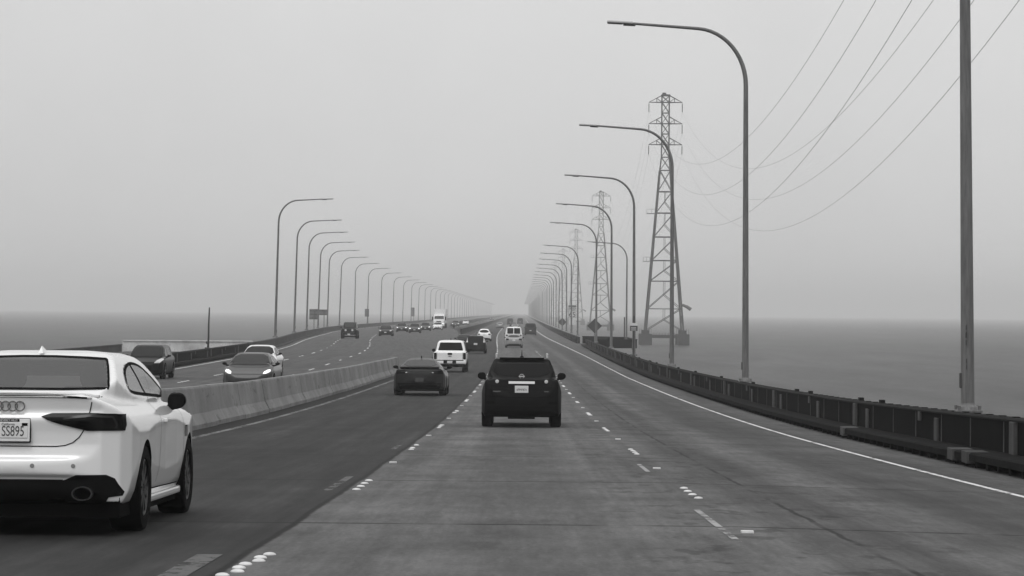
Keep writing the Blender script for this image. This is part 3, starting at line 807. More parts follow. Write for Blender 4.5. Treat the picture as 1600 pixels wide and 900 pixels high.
# ------------------------------------------------------------------ lattice towers and wires
def tower_proto():
    root = empty('lattice_tower')
    half = lambda z: 5.04+(1.44-5.04)*(z-3.8)/(47.4-3.8) if z < 47.4 else (1.44+(1.0-1.44)*min(1,(z-47.4)/4.0))
    lv = [3.8, 9.8, 17.3, 22.9, 29.3, 35.8, 41.6, 47.4, 51.0, 54.4, 57.3, 60.1, 63.0, 65.9, 67.6]
    mb = MB()
    for sx in (-1,1):
        for sy in (-1,1):
            for i in range(len(lv)-1):
                a, b = half(lv[i]), half(lv[i+1])
                mb.bar((sx*a,sy*a,lv[i]), (sx*b,sy*b,lv[i+1]), .42 if lv[i] < 47 else .22)
    mb.build('legs', M['steel'], root)
    br = MB()
    for i in range(len(lv)-1):
        a, b = half(lv[i]), half(lv[i+1]); z0, z1 = lv[i], lv[i+1]; w = .16 if z0 < 47 else .13
        for sy in (-1,1):
            if i > 0:
                br.bar((-a,sy*a,z0),(a,sy*a,z0), w*1.2); br.bar((sy*a,-a,z0),(sy*a,a,z0), w*1.2)
            if z0 < 41:
                br.bar((-a,sy*a,z0),(b,sy*b,z1), w); br.bar((a,sy*a,z0),(0,sy*(a+b)/2,(z0+z1)/2), w*.8); br.bar((0,sy*(a+b)/2,(z0+z1)/2),(0,sy*b,z1), w*.6)
                br.bar((sy*a,-a,z0),(sy*b,b,z1), w)
            else:
                br.bar((-a,sy*a,z0),(b,sy*b,z1), w); br.bar((a,sy*a,z0),(-b,sy*b,z1), w)
                br.bar((sy*a,-a,z0),(sy*b,b,z1), w); br.bar((sy*a,a,z0),(sy*b,-b,z1), w)
    br.build('bracing', M['steel'], root)
    for z in (65.9, 60.1, 54.4):
        for sx in (-1,1):
            ar = MB(); h = half(z); tip = (sx*4.53, 0, z)
            for sy in (-1,1):
                ar.bar((sx*h,sy*h,z), tip, .17); ar.bar((sx*h,sy*h,z+1.9), tip, .13)
                ar.bar((sx*(h+1.4),sy*h*.6,z),(sx*(h+1.4),sy*h*.6,z+1.1),.10); ar.bar((sx*h,sy*h,z),(sx*(h+1.4),sy*h*.6,z+1.1),.09)
            ar.bar((sx*h,-h,z),(sx*h,h,z),.12)
            ar.build('crossarm', M['steel'], root)
            ins = MB(); ins.lathe([(.04,z-.05),(.04,z-.35)]+[(r,z-.4-.16*k-(.08 if r>.1 else 0)) for k in range(13) for r in (.07,.17)]+[(.05,z-2.65)], 'z', 8, (sx*4.53,0,0))
            ins.build('insulator', M['insul'], root)
    pf = MB(); pf.box(-1.2,1.2,-1.2,1.2,67.62,68.0); pf.box(-.9,.1,-.8,.6,68.0,68.5); pf.build('top_platform', M['steel'], root)
    for (x, z, w) in ((-3.6, 35.6, 1.3), (-4.9, 22.6, .9)):
        p = MB(); p.box(x-w, x+w, -1.2, 1.2, z, z+.12)
        for sx in (-1,0,1): p.bar((x+sx*w,-1.2,z),(x+sx*w,-1.2,z+1.2),.07)
        p.bar((x-w,-1.2,z+1.2),(x+w,-1.2,z+1.2),.07); p.build('work_platform', M['steel'], root)
    hn = MB(); hn.tube([(5.0,-.2,10.9),(6.2,-.6,10.4),(7.2,-.9,9.7)], [.35,.42,.5], 8); hn.build('beacon', M['insul'], root)
    for sx in (-1,1):
        for sy in (-1,1):
            pr = MB(); pr.bbox(sx*5.04-1.55, sx*5.04+1.55, sy*5.04-1.55, sy*5.04+1.55, -.8, 3.0, .1)
            pr.bbox(sx*5.04-.8, sx*5.04+.8, sy*5.04-.8, sy*5.04+.8, 3.002, 4.0, .06)
            for k in range(3): pr.bar((sx*5.04-1.3+1.3*k, sy*5.04-1.4, 3.0),(sx*5.04-1.3+1.3*k, sy*5.04-1.4, 4.4), .08)
            pr.build('foundation_pier', M['pier'], root)
    cb = MB()
    for s in (-1,1):
        cb.box(-3.48,3.48,s*5.04-.5,s*5.04+.5,1.9,2.7); cb.box(s*5.04-.5,s*5.04+.5,-3.48,3.48,1.9,2.7)
        for k in range(9): cb.bar((-3.2+.8*k,s*5.04-.4,2.7),(-3.2+.8*k,s*5.04-.4,3.3),.09)
    cb.build('footing_beam', M['pier'], root)
    return root
tw = tower_proto(); TY = [140, 730, 1317, 1915, 2510, 3100]
tl = ['pylon in the bay beside the nearest lanes, holding the near ends of the wires', 'large steel lattice pylon on concrete piers in the bay right of the road',
      'second steel lattice pylon, fainter, behind the lamp posts', 'third steel lattice pylon, faint in the fog left of the second', 'nearly vanished lattice pylon deep in the fog beyond the third', 'farthest lattice pylon, all but lost in the fog']
for i, y in enumerate(TY):
    t = tw if i == 0 else copy_tree(tw)
    t.location = (38.7, y, 0); tag(t, tl[i], 'pylon', 'pylons in the bay')
for lvl, z in (('upper', 63.25), ('middle', 57.45), ('lower', 51.75)):
    for sx, sd in ((-1, 'on the road side of the pylons'), (1, 'on the bay side of the pylons')):
        cu = MB(); path = []
        for i in range(len(TY)-2):
            a, b = TY[i], TY[i+1]
            for k in range(48):
                u = k/48; path.append((38.7+sx*4.53, a+(b-a)*u, z-4*29*u*(1-u)*(1.0 if sx > 0 else .97)))
        cu.tube(path, [max(.014, .027-.013*max(0,min(1,(p[1]-250)/420))) for p in path], 5)
        tag(cu.build('power_line', M['wire'], None, smooth=True), f'thin sagging wire strung from the {lvl} crossarms {sd}', 'power line', 'power lines')

# ------------------------------------------------------------------ signs
def panel(root, name, x0, x1, z0, z1, y=0, m='sign_white', t=.03, b=.0):
    q = MB(); q.bbox(x0,x1,y-t/2,y+t/2,z0,z1,min(.012,t*.4)); return q.build(name, M[m], root)
# speed limit
d = 420; s = empty('speed_limit_sign', (7.95,d,zr(d,7)+.3)); tag(s, 'white rectangular speed limit 65 sign above a smaller panel beside the right railing', 'road sign')
q = MB(); q.tube([(0,.1,0),(0,.1,4.6)], .05, 8); q.build('post', M['pole'], s)
bd = panel(s, 'board', -.66,.66,2.75,4.45); pl = panel(s, 'upper_plate', -.62,.62,4.47,4.78, m='sign_back'); panel(s, 'lower_plate', -.55,.55,1.75,2.6, m='sign_white')
for tx, sz, zz in (('SPEED',.30,4.24),('LIMIT',.30,3.93),('65',.86,3.30)):
    text_mesh('lettering', tx, sz*1.25, M['ink'], bd, (0,-.02,zz), (R(90),0,0), ext=.003)
q = MB(); q.box(-.60,.60,-.021,-.016,2.82,2.85); q.box(-.60,.60,-.021,-.016,4.36,4.39); q.box(-.60,-.57,-.021,-.016,2.852,4.358); q.box(.57,.60,-.021,-.016,2.852,4.358); q.build('border', M['ink'], bd)
# diamonds
def diamond(x, d, z, w, label):
    s = empty('diamond_sign', (x,d,z)); tag(s, label, 'road sign')
    q = MB(); q.tube([(0,.08,-2.0),(0,.08,w*.6)], .05, 8); q.build('post', M['pole'], s)
    q = MB(); q.bbox(-w/2,w/2,-.02,.02,-w/2,w/2,.012, 0, Matrix.Rotation(R(45),4,'Y')); q.build('board', M['sign_dark'], s)
diamond(7.86, 288, CAMZ-1.38, 1.12, 'larger dark diamond shaped sign behind a lamp post at the right railing')
diamond(7.7, 505, CAMZ-1.75, 1.15, 'smaller dark diamond shaped sign far down the right railing')
# small notice on a dark post
d = 178; s = empty('notice_sign', (7.45,d,zr(d,7.4)+.78)); tag(s, 'small two-tone notice on a slim black post on the right railing', 'road sign')
q = MB(); q.tube([(0,.05,0),(0,.05,2.72)], .045, 8); q.lathe([(.14,0),(.12,.10),(.05,.2)], 'z', 10, (0,.05,0)); q.build('post', M['ink'], s)
panel(s, 'board', -.25,.25,1.72,2.06, m='sign_dark'); panel(s, 'header', -.25,.25,2.065,2.24, m='sign_white')
q = MB()
for zz in (1.95, 1.86, 1.78): q.box(-.18,.16,-.022,-.016,zz-.015,zz+.015)
q.build('lettering', M['sign_white'], s)
d = 318; s = empty('marker_post', (12.2,d,CAMZ-3.75)); tag(s, 'thin dark post standing in the turnout near the set-back lamp', 'post')
q = MB(); q.tube([(0,0,0),(0,0,3.3)], .07, 8); q.lathe([(.16,0),(.16,.03),(.08,.06)], 'z', 10); q.build('shaft', M['ink'], s)
# leaning dark post on the oncoming railing
d = 170; s = empty('marker_post', (-(e_left(d)+1.07),d,zl(d)+.73)); tag(s, 'dark post standing on the oncoming railing in front of the pale wall', 'post')
q = MB(); q.tube([(-.03,0,0),(-.0,0,.7),(.0,0,1.5),(.04,0,2.6)], [.075,.06,.055,.04], 8); q.build('shaft', M['ink'], s, smooth=True)
q = MB(); q.bbox(-.22,.10,-.16,.16,0,.07,.01); q.bbox(-.16,-.0,-.10,.10,.30,.46,.02); q.build('bracket', M['sign_dark'], s)
# backs of the signs for the oncoming traffic
d = 402; s = empty('guide_sign', (-31.0,d,zl(d))); tag(s, 'grey backs of two joined guide sign panels on the oncoming side', 'road sign')
panel(s, 'tall_panel', -.72,.56,2.0,3.55, m='sign_back'); panel(s, 'wide_panel', .60,2.0,2.65,3.5, m='sign_back')
for x in (0, 1.5):
    q = MB(); q.tube([(x,-.1,0),(x,-.1,3.4)], .06, 8); q.build('post', M['pole'], s)
for zz in (2.2, 2.75, 3.3):
    q = MB(); q.box(-.7,1.9 if zz > 2.7 else .5,-.055,-.017,zz-.04,zz+.04); q.build('stiffener', M['sign_dark'], s)
for (d, px, w, h, lab) in ((592, 573.5, .9, 1.7, 'narrow dark sign back on the oncoming row, left of the far cars'), (800, 645, 1.1, 2.6, 'tall grey sign back on the oncoming row near the white truck')):
    x = (px-815)*d/F; s = empty('narrow_sign', (x,d,zl(d))); tag(s, lab, 'road sign')
    panel(s, 'board', -w/2,w/2,2.3,2.3+h, m='sign_back'); q = MB(); q.tube([(w*.3,.1,0),(w*.3,.1,2.3+h)], .06, 8); q.build('post', M['pole'], s)
    panel(s, 'edge_channel', w/2-.25, w/2, 2.32, 2.28+h, -.05, 'sign_dark', .06)

# ------------------------------------------------------------------ water, haze, sky, light, camera
wm = bpy.data.materials.new('bay_water'); wm.use_nodes = True
g = NT(wm); b = g.n['Principled BSDF']; b.inputs['Base Color'].default_value = (.022,.022,.022,1); b.inputs['Roughness'].default_value = .38; b.inputs['IOR'].default_value = 1.33
b.inputs['Specular IOR Level'].default_value = .05
tc = g.new('ShaderNodeTexCoord'); n1 = g.noise(tc.outputs['Object'], .55, 6, .6); n2 = g.noise(tc.outputs['Object'], .04, 3, .5)
bp = g.new('ShaderNodeBump'); bp.inputs['Strength'].default_value = .8; bp.inputs['Distance'].default_value = .5
sw = g.new('ShaderNodeSeparateXYZ'); g.nt.links.new(tc.outputs['Object'], sw.inputs[0])
st_ = g.noise(g.vec(g.math('MULTIPLY', sw.outputs[0], .010), g.math('MULTIPLY', sw.outputs[1], .0022)), 1.0, 6, .65)
s2_ = g.noise(g.vec(g.math('MULTIPLY', sw.outputs[0], .10), g.math('MULTIPLY', sw.outputs[1], .012)), 1.0, 6, .75)
wc = g.math('MULTIPLY', g.map(st_, .3, .7, .030, .056), g.map(s2_, .3, .7, .35, 1.7)); wr = g.new('ShaderNodeCombineColor')
for k in range(3): g.nt.links.new(wc, wr.inputs[k])
g.nt.links.new(wr.outputs[0], b.inputs['Base Color'])
g.nt.links.new(g.math('ADD', n1, n2), bp.inputs['Height']); g.nt.links.new(bp.outputs[0], b.inputs['Normal'])
mb = MB(); mb.add([(-7500,-400,0),(7500,-400,0),(7500,8500,0),(-7500,8500,0)], [(0,1,2,3)]); tag(mb.build('water', wm, None, recalc=False), kind='structure')

HAZE = 1/2600.0
hm = bpy.data.materials.new('fog_air'); hm.use_nodes = True
g = NT(hm); g.n.remove(g.n['Principled BSDF']); pv = g.new('ShaderNodeVolumePrincipled')
pv.inputs['Color'].default_value = (.97,.97,.97,1); pv.inputs['Density'].default_value = HAZE; pv.inputs['Anisotropy'].default_value = .25
g.nt.links.new(pv.outputs[0], g.n['Material Output'].inputs['Volume'])
try: hm.cycles.homogeneous_volume = True
except Exception: pass
mb = MB(); mb.box(-7600,7600,-500,8600,-1.2,76); hz = tag(mb.build('haze', hm), kind='stuff')

SUN_EL, SUN_AZ = 60, 205          # azimuth measured clockwise from +y: behind the camera, slightly left
w = bpy.data.worlds.new('World'); sc.world = w; w.use_nodes = True; g = NT(w)
bg = g.n['Background']; sky = g.new('ShaderNodeTexSky'); sky.sky_type = 'NISHITA'; sky.sun_disc = False
sky.sun_elevation = R(SUN_EL); sky.sun_rotation = R(SUN_AZ); sky.air_density = 1.0; sky.dust_density = 6; sky.ozone_density = 1
bw = g.new('ShaderNodeRGBToBW'); g.nt.links.new(sky.outputs[0], bw.inputs[0])
tg = g.new('ShaderNodeTexCoord'); sp_ = g.new('ShaderNodeSeparateXYZ'); g.nt.links.new(tg.outputs['Generated'], sp_.inputs[0])
cl_ = g.noise(tg.outputs['Generated'], 4.5, 4, .5)
ovc = g.math('MULTIPLY', g.map(cl_, .3, .7, 7.4, 8.6), g.map(sp_.outputs[2], 0.0, 1.0, .97, 1.12))            # an even overcast veil over the clear sky
mixv = g.math('ADD', g.math('MULTIPLY', bw.outputs[0], .25), g.math('MULTIPLY', ovc, .75))
g.nt.links.new(mixv, bg.inputs['Color']); bg.inputs['Strength'].default_value = .12
sun = bpy.data.lights.new('sun', 'SUN'); sun.energy = 1.0; sun.angle = R(30); sun.color = (1,1,1)
so = link('sun', sun); el, az = R(SUN_EL), R(SUN_AZ)
dv = Vector((math.sin(az)*math.cos(el), math.cos(az)*math.cos(el), math.sin(el)))
so.rotation_euler = dv.to_track_quat('Z', 'Y').to_euler()

cam = bpy.data.cameras.new('camera'); cam.sensor_width = 36; cam.lens = 36*F/1600; cam.clip_start = .5; cam.clip_end = 20000
co = link('camera', cam); co.location = (0,0,CAMZ)
yaw, pitch, roll = 15/F, 38/F, R(-.5)
co.matrix_world = Matrix.Translation((0,0,CAMZ)) @ Matrix.Rotation(yaw, 4, 'Z') @ Matrix.Rotation(R(90)+pitch, 4, 'X') @ Matrix.Rotation(-roll, 4, 'Z')
sc.camera = co
sc.view_settings.view_transform = 'Standard'; sc.view_settings.look = 'None'; sc.view_settings.exposure = EXPOSURE; sc.view_settings.gamma = 1; sc.view_settings.use_curve_mapping = False
sc.cycles.max_bounces = 8; sc.cycles.volume_bounces = 1; sc.cycles.transparent_max_bounces = 12
sc.cycles.use_denoising = True
# ------------------------------------------------------------------ vehicles
def ground(x, d):
    if x > our_left(d): return zr(d, x+shift(d))
    return zl(d)
def park(root, x, d, oncoming=False, scale=1.0, dz=0.0, yaw=0.0):
    """rear bumper (or front bumper of oncoming traffic) stands at distance d"""
    L = root['length'] if 'length' in root else 4.6
    z0, z1 = (ground(x,d), ground(x,d+L)); p = math.atan2(z1-z0, L)
    if oncoming:
        root.location = (x, d+L, z1+dz); root.rotation_euler = (-p, 0, R(180)+yaw)
    else:
        root.location = (x, d, z0+dz); root.rotation_euler = (p, 0, yaw)
    root.scale = (scale,)*3
def finish(root, L, label, group=None, cat='car'):
    tag(root, label, cat, group); del_len = None
    return root
LEN = {}
def setlen(root, L): root['length'] = L

# ---- white coupe in the left lane -----------------------------------------------
S = dict(L=4.70, W=1.86, H=1.445, paint='white', voxel=.016, smooth=5, tyre=.345, arches=[(1.02,.385),(3.79,.385)], under=.32, sharp=50, sill_dark=.30,
    low_side=[(.30,.24),(.10,.27),(.05,.36),(.055,.455),(.015,.475),(.00,.52),(.005,.585),(.045,.61),(.06,.70),(.055,.80),(.035,.905),(.075,.955),(.055,1.045),(.045,1.075),(.10,1.09),(.62,1.10),(1.6,1.08),(3.3,1.00),(4.15,.88),(4.5,.74),(4.68,.56),(4.66,.30),(4.5,.24)],
    low_plan=[(0,0),(.45,.012),(.70,.06),(.84,.16),(.905,.34),(.925,.62),(.93,1.0),(.915,1.6),(.905,2.3),(.91,3.0),(.93,3.75),(.90,4.2),(.78,4.5),(.45,4.66),(0,4.70)],
    low_front=[(0,.24),(.84,.24),(.885,.34),(.91,.47),(.93,.66),(.925,.80),(.905,.88),(.885,.925),(.80,1.0),(.66,1.065),(.55,1.09),(0,1.115)],
    gh_side=[(.42,.85),(.46,1.075),(.56,1.115),(1.22,1.365),(1.45,1.415),(1.75,1.44),(2.05,1.445),(2.4,1.43),(2.7,1.38),(3.0,1.28),(3.62,1.02),(3.75,.95),(3.75,.85)],
    gh_plan=[(0,.42),(.60,.44),(.70,.75),(.765,1.3),(.79,1.9),(.785,2.6),(.74,3.2),(.55,3.6),(0,3.72)],
    gh_front=[(0,.80),(.88,.80),(.87,.93),(.80,1.03),(.745,1.12),(.70,1.22),(.635,1.34),(.585,1.395),(.50,1.425),(.30,1.442),(0,1.447)])
rw = smooth_poly([(-.66,1.125),(.66,1.125),(.665,1.16),(.575,1.355),(.54,1.372),(0,1.39),(-.54,1.372),(-.575,1.355),(-.665,1.16)], 1)
ws = [(-.66,1.08),(.66,1.08),(.54,1.37),(-.54,1.37)]
dlo = smooth_poly([(1.22,1.14),(1.28,1.21),(1.48,1.285),(1.85,1.335),(2.25,1.338),(2.62,1.292),(3.22,1.08),(3.15,1.055),(2.2,1.075),(1.26,1.10)], 2)
cab = [(.75,.72),(.80,1.04),(1.35,1.36),(1.7,1.395),(2.35,1.395),(2.7,1.33),(3.3,1.04),(3.3,.72)]
def inset(p, k):
    cx = sum(q[0] for q in p)/len(p); cy = sum(q[1] for q in p)/len(p); return [(cx+(q[0]-cx)*k, cy+(q[1]-cy)*k) for q in p]
cab_lo = [(.75,.72),(.80,1.04),(1.05,1.17),(3.0,1.17),(3.3,1.04),(3.3,.72)]
S['cuts'] = [(cab,'x',-.47,.47), (cab_lo,'x',-.64,.64), (inset(rw,.97),'y',.30,1.6), (inset(ws,.95),'y',2.4,4.0), (inset(dlo,.965),'x',-2,2)]
S['cabin'] = lambda c, n: .74 < c.y < 3.32 and .70 < c.z < 1.40 and abs(c.x) < .668 and (n.dot(Vector((-c.x, (2-c.y), 1.05-c.z))) > 0)
coupe, body = start_vehicle('white_coupe', S); setlen(coupe, 4.7)
add_patches(coupe, body, 'rear_window', M['seeglass'], [('rear', rw)], .004, 8)
add_patches(coupe, body, 'windshield', M['seeglass'], [('front', ws)], .004, 8)
for sd in ('right','left'): add_patches(coupe, body, 'side_window', M['seeglass'], [(sd, dlo)], .004, 8)
mb = MB(); body.strip(mb, 'rear', rw, .016, .006, True); mb.build('window_seal', M['gap'], coupe, smooth=True)
for sd in ('right','left'):
    mb = MB(); body.strip(mb, sd, dlo, .022, .006, True); body.strip(mb, sd, [(2.0,1.085),(1.92,1.33)], .045, .007); mb.build('window_trim', M['gap'], coupe, smooth=True)
for f in (1, -1):
    tl_ = [(.25,.918),(.33,.944),(.62,.948),(.80,.946),(.862,.94),(.868,.86),(.86,.815),(.60,.815),(.40,.862),(.30,.892)]
    pl_ = [(f*x, z) for x, z in tl_]
    t = add_patches(coupe, body, 'taillight', M['lens'], [('rear', pl_)], .009, 16, .012)[0]
    mb = MB(); body.strip(mb, 'rear', [(f*x,z) for x,z in [(.42,.905),(.62,.925),(.78,.922),(.81,.86),(.80,.835)]], .016, .013); mb.build('light_guide', M['guide'], t, smooth=True)
    dif = [(f*x,z) for x,z in [(.40,.425),(.52,.475),(.74,.478),(.80,.45),(.86,.345),(.85,.315),(.76,.305),(.74,.27),(.40,.26)]]
    add_patches(coupe, body, 'exhaust_surround', M['plastic'], [('rear', dif)], .010, 6, .04)
    ex = MB(); cxx = f*.575; cz = .335
    ring = lambda k, yy: [(cxx+.080*k*math.cos(a)*1.0, yy, cz+.054*k*math.sin(a)) for a in [2*math.pi*q/24 for q in range(24)]]
    vs = ring(1.0,.05)+ring(1.0,-.012)+ring(.86,-.012)+ring(.84,.12)
    ex.add(vs, [(r*24+q, r*24+(q+1)%24, (r+1)*24+(q+1)%24, (r+1)*24+q) for r in range(3) for q in range(24)]); ex.add(ring(.84,.11), [tuple(range(24))], 1)
    ex.build('exhaust_tip', [M['rim'], M['gap']], coupe, smooth=True)
    mirror_part(coupe, f*.735, 3.0, 1.02, .165, .165, .12, 'black', 'glass')
    dh = MB(); xh = body.hit('right' if f > 0 else 'left', (2.28,.86))[0].x
    dh.bbox(min(xh-f*.005,xh+f*.032), max(xh-f*.005,xh+f*.032), 2.17, 2.40, .845, .88, .01); dh.build('door_handle', M['white'], coupe)
    sdn = 'right' if f > 0 else 'left'
    mb = MB(); body.strip(mb, sdn, [(2.02,1.06),(1.98,.80),(1.90,.55),(1.80,.36)], .010, .002); body.strip(mb, sdn, [(3.32,1.03),(3.40,.85),(3.40,.45),(3.30,.30)], .010, .002)
    body.strip(mb, sdn, [(1.45,.315),(3.35,.30)], .012, .002); mb.build('door_gap', M['gap'], coupe)
    bd = add_patches(coupe, body, 'fender_badge', M['lens_grey'], [(sdn, rect(3.46,3.60,.70,.80))], .005, 3)
    mb = MB(); x0 = .90*f; mb.bbox(min(x0,x0-f*.10), max(x0,x0-f*.10), 1.45, 3.38, .205, .27, .02); mb.build('side_skirt', M['white'], coupe)
    for z_, x_ in ((.545,.50),(.545,.19)):
        mb = MB(); l = body.hit('rear',(f*x_,z_))[0]; mb.lathe([(.017,l.y-.002),(.015,l.y-.004),(.002,l.y-.004)], 'y', 14, (f*x_,0,z_)); mb.build('parking_sensor', M['silver'], coupe)
mb = MB()
body.strip(mb, 'rear', [(.64,1.072),(.60,.885),(.575,.82),(.54,.765),(.49,.722),(.43,.70),(.36,.692),(-.36,.692),(-.43,.70),(-.49,.722),(-.54,.765),(-.575,.82),(-.60,.885),(-.64,1.072)], .008, .003)
mb.build('boot_gap', M['gap'], coupe)
mb = MB(); n_ = 28; vs = []
for i in range(n_+1):
    x = -.66+1.32*i/n_; yb = .055+.16*(x/.66)**4; zt_ = 1.094-.012*(x/.66)**2
    vs += [(x,yb-.012,zt_-.012),(x,yb-.02,zt_+.002),(x,yb+.05,zt_+.004),(x,yb+.06,zt_-.03)]
mb.add(vs, [(4*i+k,4*i+(k+1)%4,4*i+4+(k+1)%4,4*i+4+k) for i in range(n_) for k in range(4)]+[(0,1,2,3),tuple(4*n_+k for k in (3,2,1,0))])
mb.build('spoiler_lip', M['white'], coupe, smooth=True)
mb = MB(); body.strip(mb, 'rear', [(-.63,1.064),(-.4,1.071),(0,1.073),(.4,1.071),(.63,1.064)], .012, .004); mb.build('spoiler_gap', M['gap'], coupe)
add_patches(coupe, body, 'diffuser', M['plastic'], [('rear', [(-.50,.44),(.42,.44),(.40,.25),(-.40,.25)])], .006, 6, .05)
mb = MB(); mb.box(-.84,.84,.16,4.4,.145,.30); mb.build('underbody', M['liner'], coupe)
# plate: only the end of the number shows in the photograph
fr = MB(); fr.bbox(-.165,.165,-.004,.014,-.087,.087,.006)
pf = fr.build('plate_frame', M['chip'], coupe); pf.location = (0,.026,.815); pf.rotation_euler = (R(-6),0,0)
pl_ = MB(); pl_.bbox(-.150,.150,-.010,-.0045,-.060,.058,.002); lp = pl_.build('license_plate', M['plate'], pf)
gk = MB(); gk.bbox(-.171,.171,.004,.03,-.094,.093,.006); gk.build('plate_gasket', M['gap'], pf)
bd_ = MB(); bd_.box(-.16,.085,-.0049,-.0042,.0625,.0845); bd_.box(.105,.148,-.0112,-.0104,.032,.054); bd_.build('frame_band', M['gap'], pf)
text_mesh('plate_number', 'SS895', .110, M['plate_ink'], lp, (.038,-.0115,-.012), (R(90),0,0), xs=.66, ext=.0008)
text_mesh('plate_heading', 'California', .026, M['plate_ink'], lp, (.0,-.0115,.043), (R(90),0,0), ext=.0006)
text_mesh('frame_lettering', 'BEVERLY HILLS', .021, M['plate'], pf, (.0,-.0058,.0735), (R(90),0,0), ext=.0006)
for k in range(4):
    rg = MB(); cx_ = -.0825+.055*k
    rg.tube([(cx_+.036*math.cos(a), .045+.003*(k%2), .997+.036*math.sin(a)) for a in [2*math.pi*q/28 for q in range(29)]], .0052, 6, caps=False)
    rg.build('ring_badge', M['dark_chrome'], coupe, smooth=True)
# fin aerial, cabin
mb = MB(); mb.add([(-.02,1.36,1.415),(.02,1.36,1.415),(.02,1.54,1.435),(-.02,1.54,1.435),(0,1.41,1.475),(0,1.44,1.475)], [(0,1,4),(1,2,5,4),(2,3,5),(3,0,4,5),(0,3,2,1)])
mb.build('roof_aerial', M['white'], coupe)
for x in (-.36,.36):
    st_ = MB(); st_.bbox(x-.25,x+.25,1.95,2.12,.45,1.08,.05); st_.bbox(x-.25,x+.25,2.1,2.6,.45,.6,.05); st_.lathe([(.10,1.05),(.075,1.10)]+[(.135*math.cos(t_)+.005, 1.22+.135*math.sin(t_)) for t_ in [R(-70+20*q) for q in range(9)]], 'z', 14, (x,1.98,0))
    st_.build('front_seat', M['seat'], coupe, smooth=True)
    st_ = MB(); st_.bbox(x-.30,x+.30,1.05,1.22,.45,1.05,.05); st_.bbox(x-.12,x+.12,1.04,1.12,1.04,1.15,.03); st_.build('rear_seat', M['seat'], coupe, smooth=True)
mb = MB(); mb.bbox(-.64,.64,2.95,3.3,.7,1.03,.05); mb.build('dashboard', M['interior'], coupe)
for yy in (1.02, 3.79):
    for sg in (1,-1): wheel_parts(coupe, sg*.925, yy, .345, .27, M['rim'], 10, 40)
tag(coupe, 'white two-door coupe with smoked tail lights, cropped by the left edge', 'car')
park(coupe, -3.915, 20.5)

# ---- black crossover in our lane --------------------------------------------------
S = hatch_spec(L=4.65, W=1.80, H=1.56, paint='black', voxel=.024, hood=1.0, belt=1.07, rear_top=.42, front_glass=(2.6,3.6), clear=.23, tyre=.35, roofw=.60, axles=(.86,3.55))
S['low_front'] = [(0,.22),(.80,.22),(.885,.36),(.90,.62),(.895,.78),(.85,.95),(.80,1.05),(.78,1.08),(0,1.12)]
S['gh_front'] = [(0,.7),(.82,.8),(.79,1.06),(.70,1.33),(.63,1.49),(.57,1.54),(.3,1.56),(0,1.565)]
suv, body = start_vehicle('black_crossover', S); setlen(suv, 4.65)
rw = smooth_poly([(-.66,1.12),(.66,1.12),(.58,1.42),(.50,1.47),(-.50,1.47),(-.58,1.42)], 2)
add_patches(suv, body, 'rear_window', M['privacy'], [('rear', rw)], .006, 7)
side_glass(suv, body, [smooth_poly([(.55,1.12),(.72,1.36),(1.4,1.44),(1.7,1.44),(1.7,1.10)],1), smooth_poly([(1.8,1.10),(1.8,1.44),(2.5,1.43),(3.15,1.10)],1)], material='privacy')
add_patches(suv, body, 'windshield', M['glass'], [('front', [(-.66,1.1),(.66,1.1),(.54,1.45),(-.54,1.45)])], .006, 6)
for f in (1,-1):
    t = add_patches(suv, body, 'taillight', M['lens'], [('rear', [(f*x,z) for x,z in [(.44,1.02),(.50,1.11),(.70,1.13),(.78,1.06),(.74,.93),(.58,.92)]])], .010, 6, .04)[0]
    l = body.hit('rear',(f*.545,1.02))[0]; mb = MB(); mb.lathe([(.042,l.y-.004),(.039,l.y-.020),(.02,l.y-.026),(.002,l.y-.027)], 'y', 16, (f*.545,0,1.02)); mb.build('reversing_lens', M['lens_clear'], t, smooth=True)
    mirror_part(suv, f*.74, 3.05, 1.12, .20, .19, .13, 'black', 'glass')
    mb = MB(); mb.tube([(f*.565,.62,1.535),(f*.565,.66,1.61),(f*.57,.80,1.625),(f*.575,2.2,1.635),(f*.57,2.4,1.61),(f*.565,2.44,1.55)], .024, 8); mb.build('roof_rail', M['silver'], suv, smooth=True)
    add_patches(suv, body, 'bumper_reflector', M['lens'], [('rear', rect(min(f*.60,f*.78),max(f*.60,f*.78),.52,.58,.01))], .008, 3)
    add_patches(suv, body, 'headlight', M['lens_clear'], [('front', [(f*x,z) for x,z in [(.45,.80),(.50,.90),(.76,.95),(.80,.84)]])], .008, 4)
mb = MB(); body.strip(mb, 'rear', [(-.29,.995),(.29,.995)], .055, .016); o = mb.build('chrome_bar', M['chip'], suv)
l = body.hit('rear',(0,1.13))[0]
mb = MB(); mb.tube([(.052*math.cos(a), l.y-.018, 1.135+.046*math.sin(a)) for a in [2*math.pi*q/24 for q in range(25)]], .010, 6, caps=False); mb.box(-.065,.065,l.y-.026,l.y-.012,1.122,1.148); mb.build('badge', M['chrome'], suv)
p = plate(suv, body.hit('rear',(0,.86))[0].y-.025, .85, .30, .155)
text_mesh('plate_number', '6PMF874', .07, M['plate_ink'], p, (0,-.0095,-.012), (R(90),0,0), xs=.85, ext=.001)
for x, w_ in ((-.55,.17),(.55,.10)):
    mb = MB(); body.strip(mb, 'rear', [(x-w_/2,.80),(x+w_/2,.80)], .022, .006); mb.build('model_script', M['lens_grey'], suv)
mb = MB(); body.strip(mb, 'rear', [(-.72,.69),(-.3,.665),(.3,.665),(.72,.69)], .016, .004); body.strip(mb, 'rear', [(-.68,1.10),(-.66,.75),(-.60,.68)], .010, .003); body.strip(mb, 'rear', [(.68,1.10),(.66,.75),(.60,.68)], .010, .003); mb.build('tailgate_gap', M['gap'], suv)
